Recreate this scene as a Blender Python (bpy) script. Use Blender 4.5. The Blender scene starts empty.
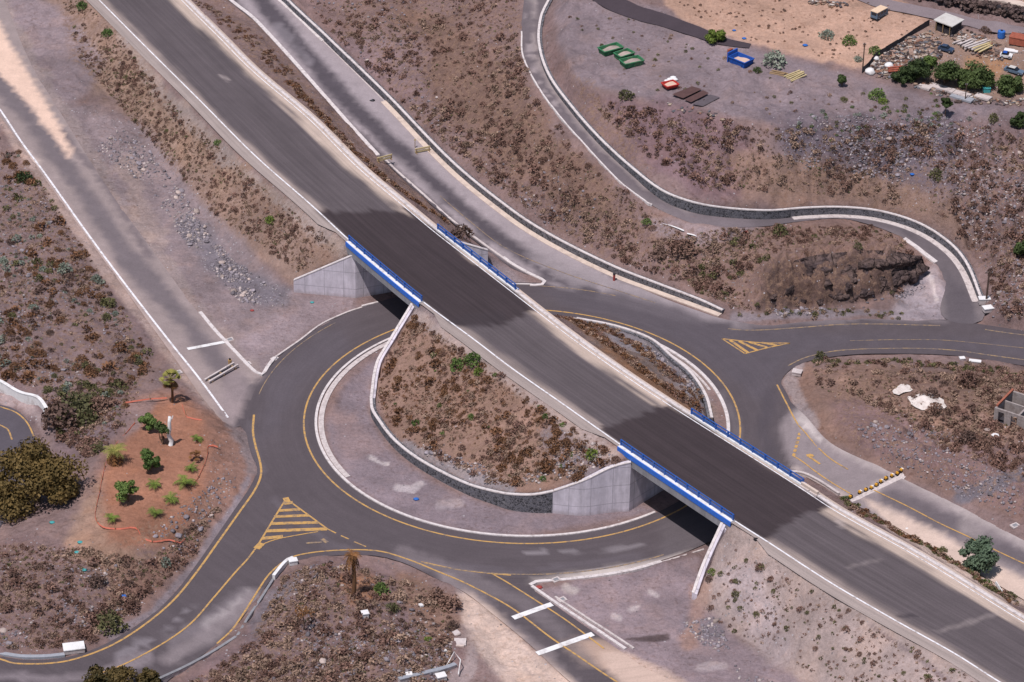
import bpy, math, random
import numpy as np
from mathutils import Vector, Matrix
from mathutils.geometry import delaunay_2d_cdt
PI = math.pi; R = math.radians
random.seed(7); RNG = np.random.RandomState(7)
S = bpy.context.scene; C = S.collection

# ------------------------------------------------------------------ camera, sky, sun, exposure
F = 3200.0; PITCH = R(31.0); ROLL = R(1.0); DIST = 400.0
CAM = np.array([0.0, -DIST*math.cos(PITCH), DIST*math.sin(PITCH)])
fwd = np.array([0, math.cos(PITCH), -math.sin(PITCH)])
up0 = np.array([0, math.sin(PITCH), math.cos(PITCH)])
rt = np.array([math.cos(ROLL), 0, 0])+math.sin(ROLL)*up0
up = -math.sin(ROLL)*np.array([1.0, 0, 0])+math.cos(ROLL)*up0
cd = bpy.data.cameras.new('camera'); cam = bpy.data.objects.new('camera', cd); C.objects.link(cam)
cd.sensor_width = 36; cd.lens = F*36/1024; cd.clip_start = 5; cd.clip_end = 20000
m = Matrix.Identity(4)
for i in range(3):
    m[i][0] = rt[i]; m[i][1] = up[i]; m[i][2] = -fwd[i]; m[i][3] = CAM[i]
cam.matrix_world = m
S.camera = cam
SUN_EL = 67.0; SUN_DIR = (0.56, 0.83)      # ground direction in which the light travels
w = bpy.data.worlds.new('World'); S.world = w; w.use_nodes = True
nt = w.node_tree; bg = nt.nodes['Background']; sky = nt.nodes.new('ShaderNodeTexSky')
sky.sky_type = 'NISHITA'; sky.sun_disc = False; sky.sun_elevation = R(SUN_EL)
sky.sun_rotation = math.atan2(-SUN_DIR[0], -SUN_DIR[1]); sky.altitude = 300; sky.dust_density = 1.5
nt.links.new(sky.outputs[0], bg.inputs[0]); bg.inputs[1].default_value = 0.075
sd = bpy.data.lights.new('sun', 'SUN'); sun = bpy.data.objects.new('sun', sd); C.objects.link(sun)
sd.energy = 3.6; sd.angle = R(0.5); sd.color = (1.0, 0.94, 0.945)
n_ = math.hypot(*SUN_DIR)
dv = Vector((SUN_DIR[0]/n_*math.cos(R(SUN_EL)), SUN_DIR[1]/n_*math.cos(R(SUN_EL)), -math.sin(R(SUN_EL))))
sun.rotation_euler = dv.to_track_quat('-Z', 'Y').to_euler()
S.view_settings.view_transform = 'Standard'; S.view_settings.look = 'None'
S.view_settings.exposure = 0.20; S.view_settings.gamma = 1.0; S.view_settings.use_curve_mapping = False

# ------------------------------------------------------------------ pixel <-> world (calibrated survey camera)
def W(px, py, z=0.0):
    d = rt*(px-512)+up*(341-py)+fwd*F
    t = (z-CAM[2])/d[2]
    return CAM+d*t
def project(P):
    v = P-CAM
    zc = v@fwd
    return 512+F*(v@rt)/zc, 341-F*(v@up)/zc
def Wp(pts):
    return np.array([W(*p) for p in pts])

def hsh(ix, iy, seed):
    h = (ix.astype(np.int64)*374761393+iy.astype(np.int64)*668265263+seed*1442695041) & 0x7fffffff
    h = ((h ^ (h >> 13))*1274126177) & 0x7fffffff
    return ((h ^ (h >> 16)) & 0xffff)/65535.0
def vn(x, y, s, seed=0):
    x = np.asarray(x)/s; y = np.asarray(y)/s
    ix = np.floor(x); iy = np.floor(y); fx = x-ix; fy = y-iy
    fx = fx*fx*(3-2*fx); fy = fy*fy*(3-2*fy)
    a = hsh(ix, iy, seed); b = hsh(ix+1, iy, seed); c = hsh(ix, iy+1, seed); d = hsh(ix+1, iy+1, seed)
    return (a*(1-fx)+b*fx)*(1-fy)+(c*(1-fx)+d*fx)*fy*1.0
def fbm(x, y, s, oct=4, seed=0):
    r = 0; a = 1; t = 0
    for o in range(oct):
        r = r+a*vn(x, y, s/2**o, seed+o*17); t += a; a *= .55
    return r/t
def catmull(P, step=0.8, closed=False):
    P = np.asarray(P, float); n = len(P); out = []
    rng = range(n if closed else n-1)
    for i in rng:
        p1 = P[i]; p2 = P[(i+1) % n]
        p0 = P[(i-1) % n] if closed or i > 0 else 2*p1-p2
        p3 = P[(i+2) % n] if closed or i < n-2 else 2*p2-p1
        k = max(1, int(np.linalg.norm(p2-p1)/step))
        L1 = np.linalg.norm(p2-p1)
        m1 = (p2-p0)/(np.linalg.norm(p2-p0)+1e-9)*L1; m2 = (p3-p1)/(np.linalg.norm(p3-p1)+1e-9)*L1
        for j in range(k):
            t = j/k
            out.append((2*t**3-3*t*t+1)*p1+(t**3-2*t*t+t)*m1+(-2*t**3+3*t*t)*p2+(t**3-t*t)*m2)
    if not closed: out.append(P[-1])
    return np.array(out)
def linear(P, step=0.3):
    P = np.asarray(P, float); out = []
    for a, b in zip(P[:-1], P[1:]):
        k = max(1, int(np.linalg.norm((b-a)[:2])/step)); t = np.arange(k)[:, None]/k
        out.append(a+(b-a)*t)
    out.append(P[-1:]); return np.concatenate(out)
def inpoly(x, y, poly):
    r = np.zeros(x.shape, bool); n = len(poly)
    for i in range(n):
        x1, y1 = poly[i][:2]; x2, y2 = poly[(i+1) % n][:2]
        if y1 == y2: continue
        c = ((y1 > y) != (y2 > y)) & (x < (x2-x1)*(y-y1)/(y2-y1)+x1)
        r ^= c
    return r
def segdist(x, y, pts, closed=False):
    d = np.full(x.shape, 1e9); n = len(pts)
    for i in range(n if closed else n-1):
        x1, y1 = pts[i][:2]; x2, y2 = pts[(i+1) % n][:2]
        dx, dy = x2-x1, y2-y1; L = dx*dx+dy*dy+1e-9
        t = np.clip(((x-x1)*dx+(y-y1)*dy)/L, 0, 1)
        d = np.minimum(d, (x-x1-t*dx)**2+(y-y1-t*dy)**2)
    if n == 1: d = (x-pts[0][0])**2+(y-pts[0][1])**2
    return np.sqrt(d)
def normals2(P):
    T = np.gradient(P[:, :2], axis=0); T /= np.linalg.norm(T, axis=1)[:, None]+1e-9
    return np.stack([-T[:, 1], T[:, 0]], 1)       # left of the path
def offset(P, d):
    Q = P.copy(); Q[:, :2] += normals2(P)*np.asarray(d).reshape(-1, 1) if np.ndim(d) else normals2(P)*d
    return Q

# ------------------------------------------------------------------ survey lines (pixel x, pixel y, height in metres)
HZ = 7.2
L_px = [(60,-38),(98.7,0),(147.5,49),(200,101),(255,156),(313.5,207.5),(348.5,240),(386,272),(423.5,302.5),(473.5,339.5),(512,368.75),(562,403.75),(622,446),(680,485),(735,521.5),(768,542.5),(830.5,583),(893,619.5),(955.5,654.5),(999,682),(1045,708)]
R_px = [(155,-30),(183.7,0),(220,36),(255,71),(311,118.7),(359.7,167),(406,206),(436,231),(472,259),(512,290),(577,340),(637,382),(689.5,416),(750,454),(802,487),(840.5,512),(923,558),(1023,619.5),(1070,646)]
HL = catmull(Wp([(a, b, HZ) for a, b in L_px]), 0.5); HR = catmull(Wp([(a, b, HZ) for a, b in R_px]), 0.5)
CX, CY = 1.38, -18.34                              # centre of the roundabout
U1 = Wp([(355,254,6.4),(448,238,6.4),(509,287,6.4),(413,303,6.4)])
U2 = Wp([(631,462,6.7),(700,420,6.7),(802,486,6.7),(721,522,6.7)])
def grow(U, along, across):
    U = U[:, :2].copy(); a = U[1]-U[0]; a /= np.linalg.norm(a); b = U[2]-U[3]; b /= np.linalg.norm(b)
    U[0] -= a*along; U[1] += a*along; U[3] -= b*along; U[2] += b*along
    na = np.array([-a[1], a[0]]); nb = np.array([-b[1], b[0]])
    if np.dot(na, U[0]-U[3]) < 0: na = -na
    if np.dot(nb, U[3]-U[0]) < 0: nb = -nb
    U[0] += na*across; U[1] += na*across; U[2] += nb*across; U[3] += nb*across
    return U
lines = [
 # service road on the left, toe of the highway slope
 [(-40,50,5.3),(0,108,4.3),(30,150,3.6),(65,200,2.8),(110,262,1.8),(170,345,.8),(228,420,0)],
 [(-20,-45,5.4),(5,0,5),(30,60,4.2),(60,110,3.5),(110,190,2.4),(150,245,1.6),(200,313,.6),(262,378,0)],
 [(50,-35,5.7),(60,10,5.2),(90,60,4.2),(140,130,2.6),(200,215,1.4),(250,280,.3),(288,292,0)],
 # ramp on the right
 [(195,-38,6.7),(230,0,6.2),(256,21,5.9),(338,112,4),(395,170,2.6),(451,220,1.2),(511,266,.15),(545,283,0)],
 # hill road left edge
 [(530,-35,13.5),(524,0,12.8),(521,32,12),(523,57,11.4),(540,90,10.6),(562,120,9.8),(604,167,8.3),(622,185,7.7),(645,201,7),(662,212,6.5),(700,228,5.6),(760,228,4.9),(800,223,4.4),(850,221,3.6),(905,239,2.6),(928,257,1.8),(937,265,1.4),(945,285,.8),(945,317,.2)],
 # plateau and fields
 [(575,-30,17),(572,0,16),(566,40,14.6),(575,70,13.8),(600,90,13.4),(645,97,13.6),(680,108,13.5),(740,120,13.4),(800,122,13.5),(900,112,13.3),(1000,120,13),(1060,130,13)],
 [(600,20,15),(700,60,14.5),(780,90,14),(860,85,14),(940,103,13.7),(1040,108,13.6)],
 [(600,-40,18),(750,-20,17.5),(900,-30,18.5),(1060,-30,18.5)],[(700,10,16),(860,66,14.7),(1024,90,14)],[(840,5,17.4),(900,20,17),(1060,52,16.5)],
 [(1024,190,8.6),(1050,260,5.8),(1024,262,5),(1000,300,3),(1024,325,1.2)],
 [(1000,150,11),(960,180,9),(940,205,6.4)],
 [(420,20,8.2),(480,60,9.2),(500,10,11.5)],[(560,180,7),(610,230,3.4),(660,262,2.3)],
 # junction road
 [(727,322,0),(770,325,0),(860,320,0),(945,320,.1),(988,324,.2),(1024,331,.4),(1070,338,.5)],
 [(1070,370,.5),(1024,364,.4),(955,354,.2),(880,352,0),(840,354,0),(800,364,0),(778,388,0),(790,412,0),(800,435,0),(830,452,.2),(880,468,.8),(960,508,2),(1024,541,3),(1070,562,3.5)],
 [(750,445,0),(800,472,0),(850,501,.4),(870,512,.8),(940,551,2),(1024,599,3.2),(1070,622,3.7)],
 # rock face
 [(735,318,.1),(790,313,.2),(840,309,.2),(870,301,.3),(900,294,.4),(922,284,.5),(930,268,1.0)],
 [(750,279,2.6),(770,275,3.3),(800,266,4.6),(830,261,5.1),(870,257,5.1),(895,257,4.4),(912,262,3.0)],
 # right island
 [(848,378,1.5),(900,385,2.1),(960,400,2.4),(1040,420,2.7)],[(822,398,1.1),(850,420,2.2),(900,445,3.1),(960,475,3.8),(1040,505,4.2)],
 # ramp at the bottom, toe of the south slope
 [(440,580,0),(480,603,0),(530,645,.3),(590,700,.6)],[(531,590,0),(587,628,.2),(640,664,.5),(690,700,.8)],
 [(694,604,0),(750,640,.5),(800,675,.9),(835,705,1.2)],
 # bottom mound
 [(160,690,0),(235,642,0),(272,584,0),(293,565,0),(335,558,0),(400,564,0),(440,586,0),(463,612,0),(468,640,.1),(462,672,.2),(440,700,.3)],
 [(300,625,2.6),(352,603,2.0),(400,640,2.3)],[(250,690,2.4),(330,700,3)],
 # lower left
 [(-30,652,0),(0,655,0),(57,657,0),(115,634,0),(150,612,0),(193,564,0),(235,505,0),(250,480,0),(249,450,0),(238,428,0)],
 [(105,532,2.3),(150,540,1.9),(190,505,1.6),(213,455,1.3),(185,405,1.3),(140,400,1.6),(100,450,2.0),(92,500,2.3)],
 [(-20,600,2.2),(50,590,1.8),(110,580,1.4)],
 [(-30,398,-.5),(0,402,-.5),(22,410,-.5),(40,432,-.5),(40,470,-.5),(8,520,-.5),(-30,560,-.5)],
 [(-30,370,.9),(0,372,.9),(45,400,.7),(60,425,.6)],
 [(-30,200,2.6),(60,290,2),(110,350,1.6)],[(-30,310,2.6),(30,350,1.6)],
]
flats = [[(300,300,0),(262,380,0),(243,430,0),(258,470,0),(240,520,0),(262,560,0),(330,548,0),(440,575,0),(530,590,0),(590,625,0),(690,604,0),(700,575,0),(610,560,0),(660,520,0),(500,512,0),(380,440,0),(372,395,0),(384,355,0),(350,330,0)],
         [(552,285,0),(590,272,0),(660,300,0),(727,322,0),(840,322,0),(838,353,0),(798,362,0),(777,388,0),(785,412,0),(800,436,0),(798,468,0),(770,462,0),(742,440,0),(710,395,0),(660,345,0),(600,322,0)]]
WALLS = []
def wall_spec(name, top, side, base=None, **k):
    """top: (px,py,z) along the coping; base: heights of the foot; side=+1: soil is on the left of the path"""
    P = Wp(top); b = np.zeros(len(P)) if base is None else np.asarray(base, float)
    Q = catmull(np.c_[P, b], 0.6)
    k.update(name=name, top=Q[:, :3], base=Q[:, 3], side=side); WALLS.append(k); return k
rw = [(265,-24,6.4),(281,0,6.2),(325,42,5.2),(386,101,3.8),(453,170,2.2),(511,217,.8),(550,242,.2),(612,273,0),(662,292,0),(698,305,0),(722,314,0)]
rt_h = [1.1]*7+[1.1,1.0,.9,.6]
wall_spec('ramp', [tuple(project(W(a,b,z)+np.array([0,0,h])))+(z+h,) for (a,b,z),h in zip(rw, rt_h)], +1, [z for _,_,z in rw])
hw = [(560,-30,13.5),(549,0,12.8),(540,20,12.3),(538,47,11.7),(548,79,11),(572,113,10.1),(600,145,9.1),(631,174,8.1),(662,200,7),(692,212,6.4),(724,217,5.6),(768,219,4.9),(805,216,4.4),(843,215,3.8),(880,219,3.2),(918,231,2.6),(948,250,1.9),(965,270,1.3),(979,302,.5)]
hh = [.6,.6,.6,.6,.7,.8,.9,1.0,1.4,1.5,1.4,1.3,1.25,1.2,1.2,1.2,1.15,1.1,.9]
wall_spec('hill', [tuple(project(W(a,b,z)+np.array([0,0,h])))+(z+h,) for (a,b,z),h in zip(hw, hh)], +1, [z for _,_,z in hw])
wall_spec('island', [(370,397,1.2),(371,408,1.1),(376,417,1.1),(391,437,1.1),(411,454,1.2),(436,469,1.3),(468,484,1.5),(493,491,1.8),(511,494,2.2),(534,494.5,2.5),(553,491,3.0)], +1)
wall_spec('wing_island_nw', [(411,303,6.5),(388,341,3.5),(376,362,2.0),(370,397,1.2)], +1)
wall_spec('wing_island_se', [(553,491,3.0),(571,485,4.1),(587,479,5.0),(612,467,6.2),(631,462,6.7)], +1)
wall_spec('wing_nw', [(293.5,280,1.8),(355,254,6.4)], +1)
wall_spec('wing_ne', [(449,239,6.4),(488,250,4.2)], +1)
wall_spec('wing_se', [(721,522,6.7),(702,564,3.0),(692,592,1.0)], +1)
wall_spec('island_east', [(577,317,.35),(617,325,.4),(652,338,.5),(672,355,.7),(692,372,.9),(707,395,1.1),(713,417,1.4)], -1)

# ------------------------------------------------------------------ terrain height field (membrane through the survey lines)
X0, X1, Y0, Y1, G = -98.0, 98.0, -84.0, 124.0, 0.3
NX = int((X1-X0)/G)+1; NY = int((Y1-Y0)/G)+1
gx = X0+np.arange(NX)*G; gy = Y0+np.arange(NY)*G
cons = []
for l in lines: cons.append(linear(catmull(Wp(l), 2.0), .15))
for wl_ in WALLS:
    T = wl_['top']; s = wl_['side']
    Fr = np.c_[T[:, :2], wl_['base']]
    for d_ in (-.3, -.1, .15, .4, .7, 1.0): cons.append(linear(offset(Fr, -s*d_), .12))
    B = offset(T, s*.92); B[:, 2] -= .12
    cons.append(linear(B, .12))
a = np.linspace(0, 2*PI, 2000)
circles = [np.c_[CX+r*np.cos(a), CY+r*np.sin(a), 0*a] for r in (24.6, 25.5, 28, 31, 33.2)]
# highway platform edges
def near_bridge(P):
    c_ = [inpoly(P[:, 0], P[:, 1], grow(U, 5, 1.0)).astype(float) for U in (U1, U2)]
    m_ = np.maximum(*c_); k = 13; q = np.convolve(np.pad(m_, k, mode='edge'), np.ones(2*k+1), 'valid'); return np.clip(q/6, 0, 1)
VL = 1-near_bridge(HL)
pl = offset(HL, -(.35+1.15*VL)); pr = offset(HR, .35+.55*(1-near_bridge(HR)))
plat = np.concatenate([pl, pr[::-1]])
def solve():
    Z = None
    for lev in (8, 4, 2, 1):
        nx = (NX+lev-1)//lev; ny = (NY+lev-1)//lev
        xs = X0+np.arange(nx)*G*lev; ys = Y0+np.arange(ny)*G*lev
        XX, YY = np.meshgrid(xs, ys)
        if Z is None: Z = np.full((ny, nx), 3.0)
        else:
            iy = np.clip(np.arange(ny)/2, 0, Z.shape[0]-1.001); ix = np.clip(np.arange(nx)/2, 0, Z.shape[1]-1.001)
            y0 = iy.astype(int); x0 = ix.astype(int); fy = (iy-y0)[:, None]; fx = (ix-x0)[None]
            Z = Z[y0][:, x0]*(1-fy)*(1-fx)+Z[y0+1][:, x0]*fy*(1-fx)+Z[y0][:, x0+1]*(1-fy)*fx+Z[y0+1][:, x0+1]*fy*fx
        fixed = np.zeros((ny, nx), bool); val = np.zeros((ny, nx))
        def setpts(P):
            i = np.round((P[:, 0]-X0)/(G*lev)).astype(int); j = np.round((P[:, 1]-Y0)/(G*lev)).astype(int)
            ok = (i >= 0) & (i < nx) & (j >= 0) & (j < ny); i = i[ok]; j = j[ok]; z = P[ok, 2]
            sm = np.zeros((ny, nx)); ct = np.zeros((ny, nx)); np.add.at(sm, (j, i), z); np.add.at(ct, (j, i), 1)
            k = ct > 0; val[k] = sm[k]/ct[k]; fixed[k] = True
        for P in circles: setpts(P)
        for f in flats:
            k = inpoly(XX, YY, Wp(f)); val[k] = 0; fixed[k] = True
        for P in cons: setpts(P)
        k = inpoly(XX, YY, plat); val[k] = HZ-.06; fixed[k] = True
        for wl_ in WALLS[3:8]:
            T = wl_['top']; s = wl_['side']
            [setpts(linear(offset(np.c_[T[:, :2], wl_['base']], -s*d_), .12)) for d_ in (-.3, -.1, .15, .4, .7, 1.0)]
        for U in (U1, U2):
            k = inpoly(XX, YY, grow(U, 1.5, .35)); val[k] = -.02; fixed[k] = True
        Z[fixed] = val[fixed]
        for it in range({8: 600, 4: 300, 2: 200, 1: 150}[lev]):
            Zp = np.pad(Z, 1, mode='edge')
            A = (Zp[:-2, 1:-1]+Zp[2:, 1:-1]+Zp[1:-1, :-2]+Zp[1:-1, 2:])/4
            Z = np.where(fixed, val, Z+1.0*(A-Z))
    return Z
HB = solve()
def hb(x, y, A=None):
    A = HB if A is None else A
    i = np.clip((np.asarray(x)-X0)/G, 0, NX-1.001); j = np.clip((np.asarray(y)-Y0)/G, 0, NY-1.001)
    i0 = i.astype(int); j0 = j.astype(int); fx = i-i0; fy = j-j0
    return (A[j0, i0]*(1-fx)*(1-fy)+A[j0, i0+1]*fx*(1-fy)+A[j0+1, i0]*(1-fx)*fy+A[j0+1, i0+1]*fx*fy)
def hits(PX, PY, A=None):
    PX = np.atleast_1d(np.asarray(PX, float)); PY = np.atleast_1d(np.asarray(PY, float))
    d = rt[None]*(PX-512)[:, None]+up[None]*(341-PY)[:, None]+fwd[None]*F
    zs = np.linspace(24, -3, 541)
    out = np.zeros((len(PX), 3)); done = np.zeros(len(PX), bool); prev = None
    for z in zs:
        t = (z-CAM[2])/d[:, 2]; P = CAM+d*t[:, None]
        g = hb(P[:, 0], P[:, 1], A); k = (~done) & (g >= z)
        if k.any():
            out[k] = P[k]; out[k, 2] = g[k]; done |= k
    out[~done] = P[~done]
    return out
def hit(px, py): return hits([px], [py])[0]

# ------------------------------------------------------------------ basic builders
def s2l(c):
    c = np.asarray(c, float)/255.0
    return np.where(c <= .04045, c/12.92, ((c+.055)/1.055)**2.4)
def tag(o, label=None, cat=None, group=None, kind=None):
    if label: o['label'] = label
    if cat: o['category'] = cat
    if group: o['group'] = group
    if kind: o['kind'] = kind
    return o
def thing(name, label, cat, loc=(0, 0, 0), rotz=0, group=None):
    o = bpy.data.objects.new(name, None); C.objects.link(o); o.empty_display_size = .3
    o.location = [float(v) for v in loc]; o.rotation_euler = (0, 0, rotz)
    return tag(o, label, cat, group)
class MB:
    def __init__(s): s.v = []; s.f = []; s.n = 0
    def add(s, v, f):
        v = np.asarray(v, float).reshape(-1, 3); s.v.append(v)
        s.f += [tuple(int(i)+s.n for i in q) for q in f]; s.n += len(v); return s
    def box(s, x0, x1, y0, y1, z0, z1, rz=0, tilt=None):
        v = np.array([(x, y, z) for x in (x0, x1) for y in (y0, y1) for z in (z0, z1)], float)
        if tilt is not None:
            c = v.mean(0); M = np.array(Matrix.Rotation(tilt[0], 3, tilt[1])); v = (v-c)@M.T+c
        if rz:
            c, q = math.cos(rz), math.sin(rz); v = np.c_[v[:, 0]*c-v[:, 1]*q, v[:, 0]*q+v[:, 1]*c, v[:, 2]]
        return s.add(v, [(0,1,3,2),(4,6,7,5),(0,4,5,1),(2,3,7,6),(0,2,6,4),(1,5,7,3)])
    def tube(s, P, r, n=8):
        P = np.asarray(P, float); r = np.full(len(P), r) if np.isscalar(r) else np.asarray(r, float)
        T = np.gradient(P, axis=0); T /= np.linalg.norm(T, axis=1)[:, None]+1e-9
        ref = np.array([0, 0, 1.0]) if abs(T[:, 2]).mean() < .8 else np.array([1.0, 0, 0])
        A = np.cross(T, ref); A /= np.linalg.norm(A, axis=1)[:, None]+1e-9; B = np.cross(T, A)
        an = np.arange(n)*2*PI/n
        v = P[:, None]+r[:, None, None]*(A[:, None]*np.cos(an)[None, :, None]+B[:, None]*np.sin(an)[None, :, None])
        f = [(i*n+j, i*n+(j+1) % n, (i+1)*n+(j+1) % n, (i+1)*n+j) for i in range(len(P)-1) for j in range(n)]
        f += [tuple(range(n)), tuple((len(P)-1)*n+j for j in range(n))]
        return s.add(v.reshape(-1, 3), f)
    def sweep(s, P, prof, closed_path=False):
        """prof: list of (lateral (left +), height); either may be an array along the path"""
        P = np.asarray(P, float); N = normals2(P); k = len(prof); n = len(P)
        v = np.zeros((n, k, 3))
        for j, (l, h) in enumerate(prof):
            v[:, j, :2] = P[:, :2]+N*np.broadcast_to(np.asarray(l, float).reshape(-1, 1), (n, 1)); v[:, j, 2] = P[:, 2]+h
        f = [(i*k+j, i*k+(j+1) % k, (i+1)*k+(j+1) % k, (i+1)*k+j) for i in range(n-1) for j in range(k)]
        f += [tuple(range(k)), tuple((n-1)*k+j for j in range(k))]
        return s.add(v.reshape(-1, 3), f)
    def quads(s, ctr, ux, uy):
        n = len(ctr); v = np.stack([ctr-ux-uy, ctr+ux-uy, ctr+ux+uy, ctr-ux+uy], 1).reshape(-1, 3)
        return s.add(v, np.arange(n*4).reshape(-1, 4))
    def build(s, name, mat, parent=None, world=False, smooth=False, link=True):
        v = np.concatenate(s.v) if s.v else np.zeros((0, 3))
        if world and parent is not None: v = v-np.array(parent.location)
        return mesh_obj(name, v, s.f, mat, parent, smooth, link)
def mesh_obj(name, v, f, mat, parent=None, smooth=False, link=True):
    me = bpy.data.meshes.new(name); v = np.asarray(v, float)
    if isinstance(f, np.ndarray):
        k = f.shape[1]; me.vertices.add(len(v)); me.vertices.foreach_set('co', v.ravel())
        me.loops.add(f.size); me.loops.foreach_set('vertex_index', f.ravel().astype(np.int32))
        me.polygons.add(len(f)); me.polygons.foreach_set('loop_start', np.arange(len(f), dtype=np.int32)*k)
        me.polygons.foreach_set('loop_total', np.full(len(f), k, np.int32)); me.update(calc_edges=True)
    else:
        me.from_pydata(v.tolist(), [], f)
    me.validate(); me.update()
    if smooth: me.polygons.foreach_set('use_smooth', np.ones(len(me.polygons), bool))
    if mat: me.materials.append(mat)
    o = bpy.data.objects.new(name, me)
    if link: C.objects.link(o)
    if parent is not None: o.parent = parent
    return o
def set_col(o, col, name='Col'):
    me = o.data; at = me.attributes.new(name, 'FLOAT_COLOR', 'POINT')
    at.data.foreach_set('color', np.c_[col, np.ones(len(col))].astype(np.float32).ravel())
def set_f(o, val, name):
    at = o.data.attributes.new(name, 'FLOAT', 'POINT'); at.data.foreach_set('value', np.asarray(val, np.float32))

# ------------------------------------------------------------------ materials
def nodes(name, rough=.9):
    m = bpy.data.materials.new(name); m.use_nodes = True; n = m.node_tree; b = n.nodes['Principled BSDF']
    b.inputs['Roughness'].default_value = rough; b.inputs['Specular IOR Level'].default_value = .25
    return m, n, b
def N(n, t, **k):
    x = n.nodes.new(t)
    for a, v in k.items(): setattr(x, a, v)
    return x
def noise(n, scale, detail=4, rough=.6, vec=None):
    x = N(n, 'ShaderNodeTexNoise'); x.inputs['Scale'].default_value = scale; x.inputs['Detail'].default_value = detail
    x.inputs['Roughness'].default_value = rough
    if vec is not None: n.links.new(vec, x.inputs['Vector'])
    return x.outputs['Fac']
def ramp(n, fac, lo, hi, a=0.0, b=1.0):
    x = N(n, 'ShaderNodeMapRange'); n.links.new(fac, x.inputs[0])
    for i, v in enumerate((lo, hi, a, b)): x.inputs[i+1].default_value = v
    return x.outputs[0]
def math2(n, op, a, b):
    x = N(n, 'ShaderNodeMath', operation=op)
    for i, v in enumerate((a, b)):
        if isinstance(v, (int, float)): x.inputs[i].default_value = v
        else: n.links.new(v, x.inputs[i])
    return x.outputs[0]
def mixc(n, fac, a, b, mode='MIX'):
    x = N(n, 'ShaderNodeMix', data_type='RGBA', blend_type=mode)
    for i, v in ((0, fac), (6, a), (7, b)):
        if isinstance(v, (int, float)): x.inputs[i].default_value = v
        elif isinstance(v, (tuple, list, np.ndarray)): x.inputs[i].default_value = (*[float(q) for q in v[:3]], 1)
        else: n.links.new(v, x.inputs[i])
    return x.outputs[2]
def bump(n, b, h, strength, dist):
    x = N(n, 'ShaderNodeBump'); x.inputs['Strength'].default_value = strength; x.inputs['Distance'].default_value = dist
    n.links.new(h, x.inputs['Height']); n.links.new(x.outputs[0], b.inputs['Normal'])
def grey(n, f):
    x = N(n, 'ShaderNodeCombineColor'); [n.links.new(f, x.inputs[i]) for i in range(3)]; return x.outputs[0]
def mat_plain(name, rgb, rough=.85, var=.25, scale=3.0, bmp=.3, spec=.25, metal=0, objvar=0.0, dirt=None):
    m, n, b = nodes(name, rough); b.inputs['Specular IOR Level'].default_value = spec; b.inputs['Metallic'].default_value = metal
    tc = N(n, 'ShaderNodeTexCoord').outputs['Object']
    f = noise(n, scale, 6, .65, tc); v = ramp(n, f, .25, .75, 1-var, 1+var)
    if objvar:
        oi = N(n, 'ShaderNodeObjectInfo').outputs['Random']; v = math2(n, 'MULTIPLY', v, ramp(n, oi, 0, 1, 1-objvar, 1+objvar))
    col = mixc(n, 1.0, s2l(rgb), grey(n, v), 'MULTIPLY')
    if dirt is not None:
        col = mixc(n, ramp(n, noise(n, scale*.45, 5, .7, tc), .5, .68, 0, .75), col, s2l(dirt))
    n.links.new(col, b.inputs['Base Color'])
    if bmp: bump(n, b, f, bmp, .05)
    return m
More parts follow.
